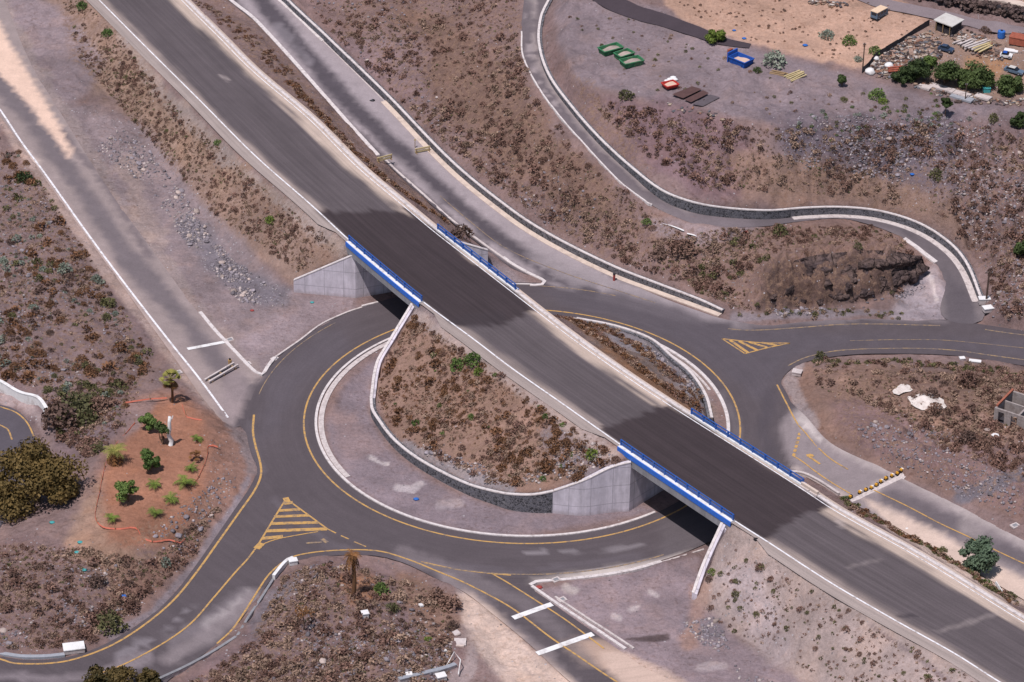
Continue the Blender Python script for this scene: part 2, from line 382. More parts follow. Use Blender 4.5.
def mat_ground():
    m, n, b = nodes('earth', .95); b.inputs['Specular IOR Level'].default_value = .1
    tc = N(n, 'ShaderNodeTexCoord').outputs['Object']
    at = N(n, 'ShaderNodeAttribute', attribute_name='Col'); rk = N(n, 'ShaderNodeAttribute', attribute_name='Rock').outputs['Fac']
    n1 = noise(n, .35, 8, .7, tc); n2 = noise(n, 2.2, 8, .75, tc); n3 = noise(n, .9, 6, .7, tc)
    v = math2(n, 'MULTIPLY', ramp(n, n1, .3, .7, .84, 1.16), ramp(n, n2, .28, .72, .74, 1.26))
    col = mixc(n, 1.0, at.outputs['Color'], grey(n, v), 'MULTIPLY')
    # tan / violet drift of hue
    col = mixc(n, ramp(n, n3, .5, .72, 0, .4), col, mixc(n, 1.0, col, (1.12, 1.0, .90), 'MULTIPLY'))
    vg = N(n, 'ShaderNodeAttribute', attribute_name='Veg').outputs['Fac']
    g1 = noise(n, 1.5, 5, .75, tc); g2 = noise(n, 3.4, 3, .7, tc)
    col = mixc(n, math2(n, 'MULTIPLY', vg, ramp(n, g1, .46, .60, 0, .75)), col, mixc(n, ramp(n, g2, .4, .6), s2l((104, 80, 68)), s2l((152, 126, 108))))
    col = mixc(n, math2(n, 'MULTIPLY', vg, ramp(n, g2, .56, .66, 0, .6)), col, mixc(n, 1.0, col, (.52, .47, .44), 'MULTIPLY'))
    # stones
    vo = N(n, 'ShaderNodeTexVoronoi'); vo.inputs['Scale'].default_value = 3.1; n.links.new(tc, vo.inputs['Vector'])
    sep = N(n, 'ShaderNodeSeparateColor'); n.links.new(vo.outputs['Color'], sep.inputs[0])
    st = math2(n, 'LESS_THAN', vo.outputs['Distance'], math2(n, 'MULTIPLY', sep.outputs[1], .42))
    pick = math2(n, 'GREATER_THAN', sep.outputs[0], math2(n, 'SUBTRACT', 1.0, math2(n, 'MULTIPLY', rk, .7)))
    fac = math2(n, 'MULTIPLY', math2(n, 'MULTIPLY', st, pick), .8)
    stone = mixc(n, 1.0, (.34, .31, .32), grey(n, ramp(n, sep.outputs[2], 0, 1, .25, 1.45)), 'MULTIPLY')
    col = mixc(n, fac, col, stone)
    tf = math2(n, 'MULTIPLY', ramp(n, noise(n, 1.7, 4, .6, tc), .56, .64, 0, .5), ramp(n, noise(n, .16, 4, .6, tc), .42, .55))
    col = mixc(n, tf, col, mixc(n, 1.0, col, (.60, .52, .46), 'MULTIPLY'))
    n.links.new(col, b.inputs['Base Color'])
    h = math2(n, 'ADD', math2(n, 'MULTIPLY', n2, .6), math2(n, 'ADD', math2(n, 'MULTIPLY', n3, .9), math2(n, 'MULTIPLY', fac, .5)))
    bump(n, b, h, .9, .28)
    return m
def mat_road(name, streak=.12, fine=.1, bm=.15):
    m, n, b = nodes(name, .88); b.inputs['Specular IOR Level'].default_value = .25
    tc = N(n, 'ShaderNodeTexCoord').outputs['Object']
    at = N(n, 'ShaderNodeAttribute', attribute_name='Col')
    uv = N(n, 'ShaderNodeAttribute', attribute_name='Along').outputs['Vector']
    s1 = noise(n, 1.0, 6, .7, uv); n2 = noise(n, .3, 7, .65, tc); n3 = noise(n, 5, 6, .8, tc)
    v = math2(n, 'MULTIPLY', ramp(n, s1, .3, .7, 1-streak, 1+streak), math2(n, 'MULTIPLY', ramp(n, n2, .3, .7, .93, 1.07), ramp(n, n3, .3, .7, 1-fine, 1+fine)))
    n.links.new(mixc(n, 1.0, at.outputs['Color'], grey(n, v), 'MULTIPLY'), b.inputs['Base Color'])
    bump(n, b, n3, bm, .03)
    return m
def mat_wear(name, rgb, under, thr=.42):
    m, n, b = nodes(name, .8); tc = N(n, 'ShaderNodeTexCoord').outputs['Object']
    f = ramp(n, noise(n, 1.6, 8, .8, tc), thr-.06, thr+.08)
    n.links.new(mixc(n, f, s2l(under), s2l(rgb)), b.inputs['Base Color'])
    return m
def mat_leaf(name, rgb, rgb2, scale=1.5):
    m, n, b = nodes(name, .7); b.inputs['Specular IOR Level'].default_value = .15
    tc = N(n, 'ShaderNodeTexCoord').outputs['Object']
    oi = N(n, 'ShaderNodeObjectInfo').outputs['Random']
    f = math2(n, 'ADD', noise(n, scale, 5, .75, tc), math2(n, 'MULTIPLY', oi, .25))
    n.links.new(mixc(n, ramp(n, f, .4, .8), s2l(rgb), s2l(rgb2)), b.inputs['Base Color'])
    return m
def mat_masonry():
    m, n, b = nodes('masonry', .9); tc = N(n, 'ShaderNodeTexCoord').outputs['Object']
    vo = N(n, 'ShaderNodeTexVoronoi'); vo.inputs['Scale'].default_value = 3.2; n.links.new(tc, vo.inputs['Vector'])
    ve = N(n, 'ShaderNodeTexVoronoi', feature='DISTANCE_TO_EDGE'); ve.inputs['Scale'].default_value = 3.2; n.links.new(tc, ve.inputs['Vector'])
    sep = N(n, 'ShaderNodeSeparateColor'); n.links.new(vo.outputs['Color'], sep.inputs[0])
    c = mixc(n, 1.0, (.08, .078, .088), grey(n, ramp(n, sep.outputs[0], 0, 1, .45, 1.7)), 'MULTIPLY')
    c = mixc(n, math2(n, 'LESS_THAN', ve.outputs['Distance'], .05), c, (.19, .18, .19))
    n.links.new(c, b.inputs['Base Color']); bump(n, b, ve.outputs['Distance'], .6, .08)
    return m
def mat_concrete(name, rgb, streaks=True):
    m, n, b = nodes(name, .85); tc = N(n, 'ShaderNodeTexCoord').outputs['Object']
    mp = N(n, 'ShaderNodeMapping'); n.links.new(tc, mp.inputs[0]); mp.inputs['Scale'].default_value = (1, 1, .18)
    f = noise(n, 1.3, 6, .7, mp.outputs[0]); g = noise(n, .7, 6, .7, tc)
    v = math2(n, 'MULTIPLY', ramp(n, f, .3, .7, .72, 1.12), ramp(n, g, .3, .7, .84, 1.1))
    col = mixc(n, 1.0, s2l(rgb), grey(n, v), 'MULTIPLY')
    if streaks:   # formwork joints
        sx = N(n, 'ShaderNodeSeparateXYZ'); n.links.new(tc, sx.inputs[0])
        j = math2(n, 'LESS_THAN', math2(n, 'ABSOLUTE', math2(n, 'SUBTRACT', math2(n, 'FRACT', math2(n, 'DIVIDE', sx.outputs[2], 2.4), 0), .5), 0), .018)
        jx = math2(n, 'LESS_THAN', math2(n, 'ABSOLUTE', math2(n, 'SUBTRACT', math2(n, 'FRACT', math2(n, 'DIVIDE', sx.outputs[0], 2.5), 0), .5), 0), .016)
        col = mixc(n, math2(n, 'MULTIPLY', math2(n, 'MAXIMUM', j, jx), .4), col, s2l((95, 93, 98)))
        low = N(n, 'ShaderNodeMapRange'); n.links.new(math2(n, 'ADD', sx.outputs[2], math2(n, 'MULTIPLY', g, .8)), low.inputs[0]); low.inputs[1].default_value = .3; low.inputs[2].default_value = .9; low.inputs[3].default_value = .45; low.inputs[4].default_value = 0
        col = mixc(n, low.outputs[0], col, s2l((140, 122, 116)))
    n.links.new(col, b.inputs['Base Color']); bump(n, b, g, .2, .03)
    return m
def mat_crag():
    m, n, b = nodes('crag_rock', .95); tc = N(n, 'ShaderNodeTexCoord').outputs['Object']; b.inputs['Specular IOR Level'].default_value = .1
    f = noise(n, 1.1, 8, .75, tc); g = noise(n, .45, 4, .6, tc); ve = N(n, 'ShaderNodeTexVoronoi', feature='DISTANCE_TO_EDGE'); ve.inputs['Scale'].default_value = 1.1
    wp = mixc(n, .25, tc, N(n, 'ShaderNodeTexNoise').outputs['Color']); n.links.new(wp, ve.inputs['Vector'])
    c = mixc(n, ramp(n, g, .4, .62), s2l((82, 70, 70)), s2l((112, 94, 88))); c = mixc(n, 1.0, c, grey(n, ramp(n, f, .35, .65, .3, 1.5)), 'MULTIPLY')
    n.links.new(c, b.inputs['Base Color']); bump(n, b, math2(n, 'ADD', f, math2(n, 'MINIMUM', math2(n, 'MULTIPLY', ve.outputs['Distance'], 4), .5)), 1.0, .5); return m
M = dict(
 ground=mat_ground(), road=mat_road('asphalt', .1, .14), hwy=mat_road('highway_asphalt', .22, .14), masonry=mat_masonry(),
 conc=mat_concrete('concrete', (206, 198, 206)), concdark=mat_concrete('concrete_beam', (140, 139, 142), False),
 coping=mat_plain('coping', (204, 195, 192), .8, .2, 3.5, .2, dirt=(150, 138, 134)),
 kerb=mat_plain('kerb_stone', (192, 181, 177), .85, .25, 3.0, .25, dirt=(142, 129, 126)),
 kerbtan=mat_plain('pavement_stone', (200, 182, 168), .85, .14, 1.5, .2, dirt=(165, 148, 138)),
 white=mat_wear('white_line', (222, 220, 222), (160, 150, 148), .43), whiteb=mat_plain('white_paint', (220, 218, 216), .7, .1, 2, .1, dirt=(170, 160, 156)),
 yellow=mat_wear('yellow_line', (186, 146, 86), (122, 106, 94), .44), yfaint=mat_wear('worn_yellow_line', (158, 132, 98), (108, 98, 96), .5),
 blue=mat_plain('blue_steel', (36, 84, 160), .5, .2, 4, 0, .4, dirt=(84, 108, 150)), bluel=mat_plain('blue_fascia', (46, 104, 194), .55, .2, 3, 0, .4),
 sand=mat_plain('sand', (198, 170, 152), .95, .12, .9, .6, dirt=(178, 152, 136)),
 lime=mat_plain('lime', (208, 198, 190), .95, .2, 2.2, .8, dirt=(168, 150, 140)),
 crag=mat_crag(),
 bark=mat_plain('bark', (98, 78, 64), .9, .3, 6, .5), palmbark=mat_plain('palm_bark', (104, 74, 52), .9, .3, 8, .6),
 rock=mat_plain('rock', (126, 118, 122), .9, .45, 1.2, .5, objvar=.45), rockpale=mat_plain('pale_rock', (168, 152, 144), .9, .3, 1.2, .5, objvar=.3),
 wood=mat_plain('wood', (150, 125, 95), .8, .2, 6, .2), pole=mat_plain('pole_wood', (84, 68, 60), .85, .25, 6, .2),
 board=mat_plain('barrier_board', (190, 172, 130), .7, .15, 5, .1), netting=mat_plain('orange_netting', (186, 104, 84), .7, .2, 4, 0),
 dark=mat_plain('black_rubber', (34, 30, 34), .8, .2, 4, .1), steel=mat_plain('grey_steel', (150, 152, 158), .5, .15, 3, .1, .5),
)
BR = dict(brown=((100,76,68),(136,108,94)), rust=((94,68,52),(130,96,70)), tan=((132,110,96),(160,136,116)), dark=((82,66,60),(114,92,82)),
 olive=((72,72,50),(112,108,72)), green=((60,82,42),(106,124,66)), grey=((104,114,104),(140,146,130)), dkgreen=((38,50,30),(80,94,54)), blueg=((54,70,58),(98,114,90)), lime=((62,80,34),(118,132,60)), palm=((92,100,48),(160,150,84)), deadpalm=((90,62,40),(138,98,62)))
for k, (a1, b1) in BR.items(): M['leaf_'+k] = mat_leaf('leaf_'+k, a1, b1)

# ------------------------------------------------------------------ painting base colours into vertices, in survey coordinates
def smooth01(t): t = np.clip(t, 0, 1); return t*t*(3-2*t)
def apply_paint(P, base, ops, jit=1.0):
    px, py = project(P)
    nz = (fbm(P[:, 0], P[:, 1], 5.0, 4, 3)-.5)*2; nz2 = (fbm(P[:, 0], P[:, 1], 1.3, 3, 9)-.5)*2
    col = np.tile(s2l(base) if np.ndim(base) else [base], (len(P), 1)).astype(float)
    for op in ops:
        kind, pts, rad, colr, al = op[:5]; jt = (op[5] if len(op) > 5 else 4.0)*jit
        xs = [p[0] for p in pts]; ys = [p[1] for p in pts]; mg = rad*2+jt*2+3
        k = np.where((px > min(xs)-mg) & (px < max(xs)+mg) & (py > min(ys)-mg) & (py < max(ys)+mg))[0]
        if not len(k): continue
        X, Y = px[k], py[k]; dj = nz[k]*jt*1.3+nz2[k]*jt*.6
        if kind == 'poly':
            d = segdist(X, Y, pts, True); d = np.where(inpoly(X, Y, pts), d, -d)+dj
            a_ = smooth01(d/rad*.5+.5)
        else:
            d = segdist(X, Y, pts)+dj; a_ = smooth01((rad*1.4-d)/(rad*.9))
        a_ = (a_*al)[:, None]
        tgt = s2l(colr) if np.ndim(colr) else colr
        col[k] = col[k]*(1-a_)+tgt*a_
    return col

DUST = (160,145,141); ASPH = (83,75,78); ASPHD = (80,73,77)
ground_ops = [
 ('poly', [(275,-30),(520,-30),(515,40),(530,100),(600,175),(690,235),(740,310),(700,300),(560,235),(440,140),(330,40)], 8, (122,102,99), 1, 6),
 ('poly', [(395,0),(470,30),(520,90),(600,180),(650,240),(560,205),(470,140),(410,70)], 10, (116,93,82), .75, 14),
 ('poly', [(330,40),(420,30),(430,110),(470,150),(400,100)], 10, (132,113,115), .8, 10),
 ('poly', [(560,0),(640,0),(760,50),(870,80),(950,100),(1040,110),(1040,135),(900,118),(800,128),(700,110),(640,100),(575,80),(555,40)], 5, (128,115,118), 1, 4),
 ('poly', [(600,95),(690,105),(745,130),(770,205),(690,195),(630,150)], 8, (120,99,102), .95, 8),
 ('poly', [(545,20),(575,80),(600,100),(640,160),(580,120),(548,75)], 6, (122,102,100), .8, 8),
 ('poly', [(770,118),(960,112),(1000,180),(940,195),(860,175),(790,165)], 14, (98,89,96), .95, 10),
 ('poly', [(730,150),(860,175),(960,205),(985,250),(930,228),(840,202),(740,208)], 8, (136,112,100), .8, 10),
 ('poly', [(640,-30),(860,-30),(930,20),(870,70),(862,70),(760,48),(680,20)], 3, (172,141,123), 1, 4),
 ('poly', [(880,-30),(1050,-30),(1050,20),(960,-5)], 3, (178,150,134), 1, 3),
 ('poly', [(870,66),(930,24),(1040,40),(1040,100),(960,95),(900,75)], 4, (140,118,106), 1, 6),
 ('poly', [(965,55),(1010,60),(1000,78),(965,74)], 4, (160,124,96), .9, 4),
 ('poly', [(960,120),(1040,120),(1040,325),(995,325),(985,270),(960,210)], 8, (118,99,98), .9, 8),
 ('line', [(1000,170),(975,200),(968,235)], 5, (128,112,112), .8, 4),
 ('poly', [(650,215),(920,215),(935,262),(900,292),(740,316),(690,290),(650,250)], 6, (130,107,100), .9, 8),
 ('poly', [(640,218),(700,222),(760,225),(740,236),(700,245),(655,232)], 5, (138,124,126), .9, 5),
 ('poly', [(765,265),(835,252),(905,258),(915,285),(840,306),(755,310)], 5, (94,77,72), .95, 6),
 ('line', [(700,300),(620,268),(560,240)], 10, (134,114,110), .5, 6),
 ('poly', [(900,290),(935,262),(948,300),(946,320),(890,320)], 6, (152,142,146), .9, 4),
 ('line', [(930,275),(937,300)], 3, (200,190,188), .6, 3),
 # verge and slopes south of the highway
 ('poly', [(20,-30),(90,-30),(160,90),(250,175),(350,250),(350,262),(290,285),(180,200),(140,120),(60,40)], 4, (140,118,108), 1, 7),
 ('poly', [(90,40),(130,60),(240,175),(220,190),(140,130),(85,80)], 8, (146,123,108), .7, 10),
 ('poly', [(-10,-30),(60,10),(105,60),(80,100),(60,110),(10,20)], 6, (132,118,120), 1, 6),
 ('poly', [(60,100),(140,120),(215,215),(290,290),(350,300),(300,335),(260,375),(200,310),(110,190)], 6, (134,120,121), 1, 6),
 ('line', [(-10,-20),(30,62),(110,192),(200,313),(258,375)], 9, (143,129,126), .9, 6),
 ('line', [(128,165),(140,215),(160,240)], 10, (156,138,130), .6, 8),
 ('line', [(95,115),(115,150)], 8, (150,134,134), .6, 6),
 ('poly', [(185,205),(235,265),(290,290),(290,312),(245,300),(205,262),(175,225)], 6, (118,112,118), .9, 6),
 ('line', [(250,345),(300,320),(345,300)], 12, (143,128,130), .8, 6),
 ('line', [(88,-30),(160,92),(248,176),(346,252)], 8, (152,138,132), .85, 5),
 # left scrub
 ('poly', [(-30,170),(20,150),(110,280),(160,350),(130,400),(90,450),(-30,390)], 6, (118,101,101), 1, 6),
 ('line', [(-10,100),(60,205),(110,275),(170,352),(225,420)], 7, (162,142,134), .9, 3),
 ('poly', [(40,395),(130,380),(140,420),(95,450),(60,470),(50,440)], 6, (116,100,102), .9, 6),
 ('line', [(-30,395),(25,402),(45,425)], 6, (165,148,146), .8, 3),
 ('line', [(45,420),(48,450)], 5, (128,110,108), .8, 3),
 # garden
 ('poly', [(128,402),(180,395),(205,415),(225,450),(210,505),(180,545),(110,560),(70,545),(95,505),(105,460),(130,425)], 11, (150,108,88), 1, 7),
 ('poly', [(60,545),(80,505),(100,480),(110,540),(160,555),(130,575),(80,580)], 7, (152,126,110), .8, 7),
 ('poly', [(128,400),(158,400),(140,430),(120,440)], 4, (136,118,116), .8, 4),
 ('poly', [(205,410),(245,440),(248,480),(190,560),(130,615),(60,640),(100,590),(180,535),(212,480)], 9, (134,104,92), .85, 8),
 ('poly', [(-30,540),(60,540),(110,585),(110,630),(60,655),(-30,652)], 6, (118,99,98), 1, 7),
 ('line', [(248,480),(235,506),(195,565),(152,613),(112,636)], 4.5, (128,118,122), .95, 3),
 ('line', [(228,425),(246,440),(252,470)], 6, (130,118,118), .8, 4),
 # bottom mound
 ('poly', [(165,690),(240,640),(275,580),(330,556),(440,582),(465,615),(465,690)], 6, (122,103,103), 1, 6),
 ('line', [(300,585),(270,600),(255,630)], 8, (118,112,118), .7, 6),
 ('poly', [(335,575),(375,575),(385,600),(350,606)], 4, (160,116,88), .9, 4),
 ('poly', [(395,570),(450,590),(462,640),(430,650),(400,600)], 7, (136,108,92), .7, 8),
 ('line', [(462,590),(478,620),(470,670),(440,690)], 6, (150,136,134), .8, 4),
 # south-east flat and slope
 ('poly', [(535,590),(700,555),(700,600),(740,640),(840,690),(660,690)], 5, (138,123,126), 1, 5),
 ('poly', [(720,530),(745,545),(1030,720),(830,700),(740,640),(695,600)], 6, (157,141,136), 1, 5),
 ('line', [(740,575),(762,620),(780,650)], 16, (164,150,150), .7, 12),
 ('line', [(690,625),(712,632)], 12, (116,108,114), .8, 6),
 ('line', [(700,590),(690,640)], 9, (156,124,108), .6, 8),
 ('line', [(630,610),(640,605)], 3.5, (186,174,172), .8, 4),('line', [(614,615),(620,618)], 3, (176,164,162), .7, 4),
 ('line', [(650,592),(657,596)], 3.5, (186,174,172), .8, 4),('line', [(567,588),(575,590)], 4, (184,172,166), .7, 4),('line', [(700,668),(725,666)], 4, (172,160,160), .6, 4),
 ('poly', [(624,639),(640,637),(668,634),(670,640),(655,642),(636,641)], 1.2, (84,72,72), .95, 1),
 ('line', [(735,530),(850,606),(1000,696)], 10, (156,141,135), .85, 5),
 ('line', [(870,625),(910,652),(960,690)], 2, (112,98,100), .7, 2),
 # island of the roundabout
 ('poly', [(385,350),(345,385),(325,425),(345,480),(400,520),(500,536),(620,520),(655,510),(630,505),(510,512),(440,487),(385,450),(368,410)], 4, (128,115,119), 1, 3),
 ('poly', [(325,405),(355,410),(380,450),(345,460)], 8, (140,118,114), .5, 6),
 ('line', [(370,456),(378,462),(388,464)], 2.5, (188,178,176), .8, 4),('line', [(398,486),(412,490),(420,484)], 2.5, (176,166,166), .7, 6),('line', [(440,505),(460,503)], 4, (164,152,154), .6, 4),
 ('poly', [(410,310),(470,348),(560,412),(625,455),(555,490),(510,492),(440,468),(385,425),(372,390),(385,350)], 5, (138,112,100), 1, 6),
 ('line', [(420,315),(460,340)], 8, (116,110,116), .6, 7),
 ('line', [(395,440),(440,465),(510,490)], 5, (138,130,132), .9, 5),
 ('line', [(555,440),(600,475)], 14, (122,114,120), .7, 8),
 ('line', [(412,314),(510,380),(612,455)], 7, (154,139,134), .9, 4),
 ('poly', [(555,300),(640,325),(700,370),(720,420),(690,412),(600,350)], 4, (124,110,106), 1, 4),
 ('line', [(620,335),(670,365),(700,405)], 8, (130,124,128), .8, 5),
 ('line', [(560,310),(610,350),(690,412)], 5, (142,104,76), .8, 4),
 ('line', [(735,440),(738,410),(722,382),(700,362)], 3, (128,118,122), .9, 2),
 # strip between the highway and the ramp
 ('line', [(240,0),(300,62),(400,165),(470,215),(510,255)], 5, (128,108,98), .9, 4),
 ('line', [(300,65),(340,105),(400,168),(430,200)], 3.5, (150,98,60), .8, 4),
 ('poly', [(462,238),(500,262),(535,285),(500,285),(470,262)], 4, (136,124,126), .9, 3),
 # right island
 ('poly', [(800,365),(1050,372),(1050,530),(900,475),(830,440),(790,400)], 5, (132,108,98), 1, 6),
 ('poly', [(825,400),(870,400),(960,440),(1050,450),(1050,530),(960,490),(850,440)], 10, (122,101,101), .9, 8),
 ('poly', [(880,370),(940,362),(1040,372),(1040,400),(960,392)], 6, (108,90,82), .6, 8),
 ('line', [(845,378),(880,400),(930,420),(990,445)], 4, (150,122,108), .8, 5),
 ('line', [(800,365),(790,380),(800,405),(815,425)], 5, (150,138,138), .85, 3),
 ('line', [(905,470),(960,495),(1024,520)], 4, (118,98,92), .6, 4),
 ('line', [(960,495),(990,488),(1030,470)], 7, (100,98,106), .85, 8),
 ('line', [(950,550),(1000,588),(1030,600)], 5, (150,132,118), .6, 4),
 ('line', [(735,318),(870,312),(940,316)], 4, (134,124,128), .9, 3),
]
rock_ops = [
 ('poly', [(60,100),(140,120),(215,215),(290,290),(300,300),(250,300),(180,225)], 6, .5, 1, 8),
 ('poly', [(185,205),(235,265),(290,290),(285,315),(240,305),(205,262)], 5, 1.0, 1, 6),
 ('line', [(100,150),(112,160)], 8, 1.0, 1, 5),
 ('poly', [(770,118),(960,112),(1000,180),(940,195),(860,175),(790,165)], 12, 1.0, 1, 8),
 ('poly', [(960,120),(1040,120),(1040,325),(985,270)], 8, .8, 1, 8),
 ('poly', [(-30,170),(20,150),(110,280),(90,450),(-30,390)], 6, .45, 1, 8),
 ('poly', [(165,690),(240,640),(275,580),(330,556),(440,582),(465,615),(465,690)], 6, .55, 1, 8),
 ('poly', [(-30,540),(60,540),(150,560),(110,630),(60,655),(-30,652)], 6, .5, 1, 8),
 ('poly', [(205,430),(245,450),(190,560),(130,615),(212,480)], 6, .6, 1, 6),
 ('line', [(395,440),(440,465),(510,490)], 6, 1.0, 1, 5), ('line', [(550,430),(610,475)], 14, .8, 1, 8),
 ('line', [(620,335),(670,365),(700,405)], 9, 1.0, 1, 5),
 ('line', [(690,625),(720,636)], 12, .8, 1, 6), ('line', [(740,560),(775,640)], 18, .55, 1, 8),
 ('poly', [(650,240),(760,230),(740,310),(700,296)], 8, .5, 1, 8), ('line', [(745,225),(960,195)], 12, .3, 1, 8),
 ('poly', [(760,255),(905,256),(915,285),(840,306),(740,310)], 6, .2, 1, 6),
 ('line', [(960,495),(990,488),(1030,470)], 7, 1, 1, 6), ('poly', [(870,400),(1040,430),(1040,520),(900,460)], 8, .5, 1, 6),
 ('poly', [(870,66),(930,24),(1040,40),(1040,100),(960,95),(900,75)], 4, .9, 1, 6),
 ('poly', [(640,-30),(860,-30),(930,20),(870,70),(862,70),(760,48),(680,20)], 3, 0, 1, 2),
]
SAND2 = [
 ('poly', [(866,500),(905,515),(940,532),(975,552),(1024,578),(1045,592),(1045,612),(1010,602),(975,584),(930,556),(890,530)], 3, (198,176,162), .95, 2.5),
 ('poly', [(600,652),(628,652),(660,668),(695,690),(700,710),(650,710),(612,678)], 3.5, (190,166,152), .9, 4),
 ('poly', [(458,594),(468,593),(486,606),(515,634),(548,662),(580,690),(560,705),(510,690),(482,655),(464,625)], 4, (194,172,158), .9, 4),
 ('line', [(466,625),(500,668),(520,690)], 8, (160,144,138), .5, 6),
 ('line', [(492,614),(520,645),(560,688)], 1.2, (168,150,142), .6, 1), ('line', [(486,620),(512,652),(545,690)], 1.2, (166,148,140), .6, 1),
]
sand_ops = [('poly', [(-12,10),(0,25),(20,60),(48,105),(72,150),(68,157),(40,118),(20,95),(0,75),(-12,60)], 2, (212,182,163), 1, 1.5)]+SAND2
ga = [(-30,92),(0,135),(60,205),(110,275),(170,352),(225,425)]
asph_ops = [
 # service road left: dust over everything, a grey track in the middle
 ('poly', [(-40,20),(0,-20),(30,40),(110,180),(200,308),(262,376),(246,400),(232,428),(170,355),(65,210),(0,120),(-40,70)], 3, (143,129,126), 1, 2),
 ('line', [(0,82),(55,150),(90,200),(125,255),(160,292),(205,345),(240,388)], 10, (104,95,98), .9, 5),
 ('line', [(60,130),(105,185),(150,255)], 4, (98,88,92), .7, 3),
 ('line', [(-10,120),(65,208),(170,352),(222,425)], 5, (172,152,144), .8, 3), ('line', [(20,155),(30,165)], 6, (200,180,168), .7, 4),
 ('poly', [(232,362),(250,382),(246,404),(232,425),(215,400)], 5, (140,126,126), .8, 4),
 # ring: lighter worn surface and dust on both rims
 ('line', [(262,470),(256,450),(250,425)], 4, (98,91,95), .6, 3),
 ('line', [(275,500),(330,545),(420,565),(520,572),(640,556)], 4, (98,90,95), .5, 4),
 ('poly', [(262,385),(300,350),(345,325),(350,345),(300,385),(275,430),(262,440)], 10, (88,81,86), .7, 8),
 ('line', [(400,555),(470,580),(520,600),(560,632)], 7, (122,112,114), .5, 5),
 ('line', [(560,552),(600,552),(640,545)], 2, (150,142,145), .4, 3),('line', [(525,553),(545,552)], 1.6, (150,142,145), .5, 3),
 ('poly', [(530,580),(640,562),(705,548),(705,556),(640,572),(560,590)], 3, (170,158,152), .7, 3),
 ('line', [(700,552),(660,562),(610,572)], 3, (190,178,170), .6, 3), ('line', [(545,583),(590,574),(625,568)], 3, (192,180,172), .7, 3),
 ('poly', [(660,520),(730,500),(720,545),(660,560)], 8, (100,93,96), .5, 4),
 # bottom-left road
 ('line', [(172,642),(205,622),(245,594)], 8, (138,128,131), .4, 5),
 ('line', [(170,655),(215,632),(255,596)], 8, (136,125,126), .7, 4),
 ('line', [(200,628),(230,608),(248,590)], 3, (182,172,170), .35, 5),
 ('line', [(0,676),(60,680),(110,672),(150,655)], 5, (138,127,130), .6, 4),
 ('line', [(120,655),(160,634),(195,605)], 2, (140,132,136), .5, 4),
 # ramp at the bottom
 ('line', [(445,580),(490,610),(540,655),(600,710)], 7, (140,128,128), .6, 5),
 ('poly', [(575,640),(605,640),(690,690),(700,710),(660,710),(600,668)], 4, (200,170,150), .6, 3),
 ('poly', [(556,640),(580,640),(600,665),(585,668)], 4, (150,132,124), .6, 3),
 # ramp on the right: dark wheel track, dusty right side
 ('poly', [(210,-40),(300,-40),(400,100),(520,225),(620,280),(725,318),(700,325),(560,290),(500,258),(400,172),(256,25)], 3, (150,139,141), 1, 2),
 ('line', [(238,-30),(262,0),(300,48),(350,105),(400,152),(450,198),(500,240),(545,268),(590,290)], 8.5, (80,73,78), 1, 3),
 ('line', [(278,28),(310,62)], 4, (128,120,124), .6, 5),
 ('line', [(395,158),(415,175),(440,200)], 3, (140,130,132), .5, 4),
 ('line', [(535,255),(560,268),(575,280)], 8, (146,136,138), .6, 6),
 ('line', [(545,262),(610,285),(690,312),(735,320)], 6, (140,130,132), .7, 4),
 ('poly', [(530,285),(620,292),(730,325),(850,335),(1030,340),(1060,345),(1060,360),(850,345),(790,358),(760,400),(690,350),(620,318),(560,306)], 6, (84,77,82), .9, 4),
 ('line', [(735,326),(800,322),(860,318),(945,322)], 3, (122,112,114), .6, 3),
 ('line', [(720,395),(735,420),(742,450)], 4, (120,112,114), .35, 3),
 ('line', [(770,395),(762,430),(770,455)], 8, (74,68,74), .5, 5),
 # ramp on the lower right
 ('poly', [(790,410),(800,410),(850,445),(905,475),(1060,555),(1060,625),(940,555),(850,505),(795,470),(780,430)], 5, (132,121,122), 1, 4),
 ('line', [(800,418),(820,438),(860,460),(900,475),(960,505),(1030,545)], 6, (168,156,153), .75, 4),
 ('line', [(802,420),(822,440)], 4, (192,182,178), .6, 3),
 ('line', [(890,497),(940,520),(985,540),(1040,568)], 9, (92,84,88), .85, 5),
 ('line', [(965,528),(980,535)], 7, (158,146,144), .5, 5),
 ('line', [(870,490),(885,482),(905,470)], 4, (178,166,160), .7, 3),
 ('poly', [(795,468),(812,480),(850,496),(848,503),(815,492)], 2, (182,166,158), .7, 2),
]
hill_ops = [
 ('poly', [(515,-30),(570,-30),(545,30),(560,100),(640,178),(700,212),(850,214),(850,228),(700,232),(600,170),(530,90),(515,30)], 3, (100,91,94), 1, 2),
 ('line', [(534,-20),(532,30),(538,65),(560,100),(600,145),(640,182),(690,212)], 2.6, (146,134,132), .85, 2),
 ('line', [(527,0),(526,40),(535,78),(560,112)], 1.3, (150,138,138), .8, 1),
 ('poly', [(650,200),(700,212),(850,212),(900,225),(880,232),(760,232),(690,232)], 3, (112,102,105), .8, 3),
 ('line', [(760,222),(840,216),(890,222),(930,240),(955,270),(965,310)], 9, (94,86,89), .9, 3),
 ('poly', [(900,225),(975,300),(978,325),(945,325),(945,280),(935,262)], 4, (86,79,83), .9, 3),
]

# ------------------------------------------------------------------ final ground surface with relief
XX, YY = np.meshgrid(gx, gy)
def blur(A, n):
    for _ in range(n):
        P = np.pad(A, 1, mode='edge'); A = (P[:-2, 1:-1]+P[2:, 1:-1]+P[1:-1, :-2]+P[1:-1, 2:]+P[1:-1, 1:-1])/5
    return A
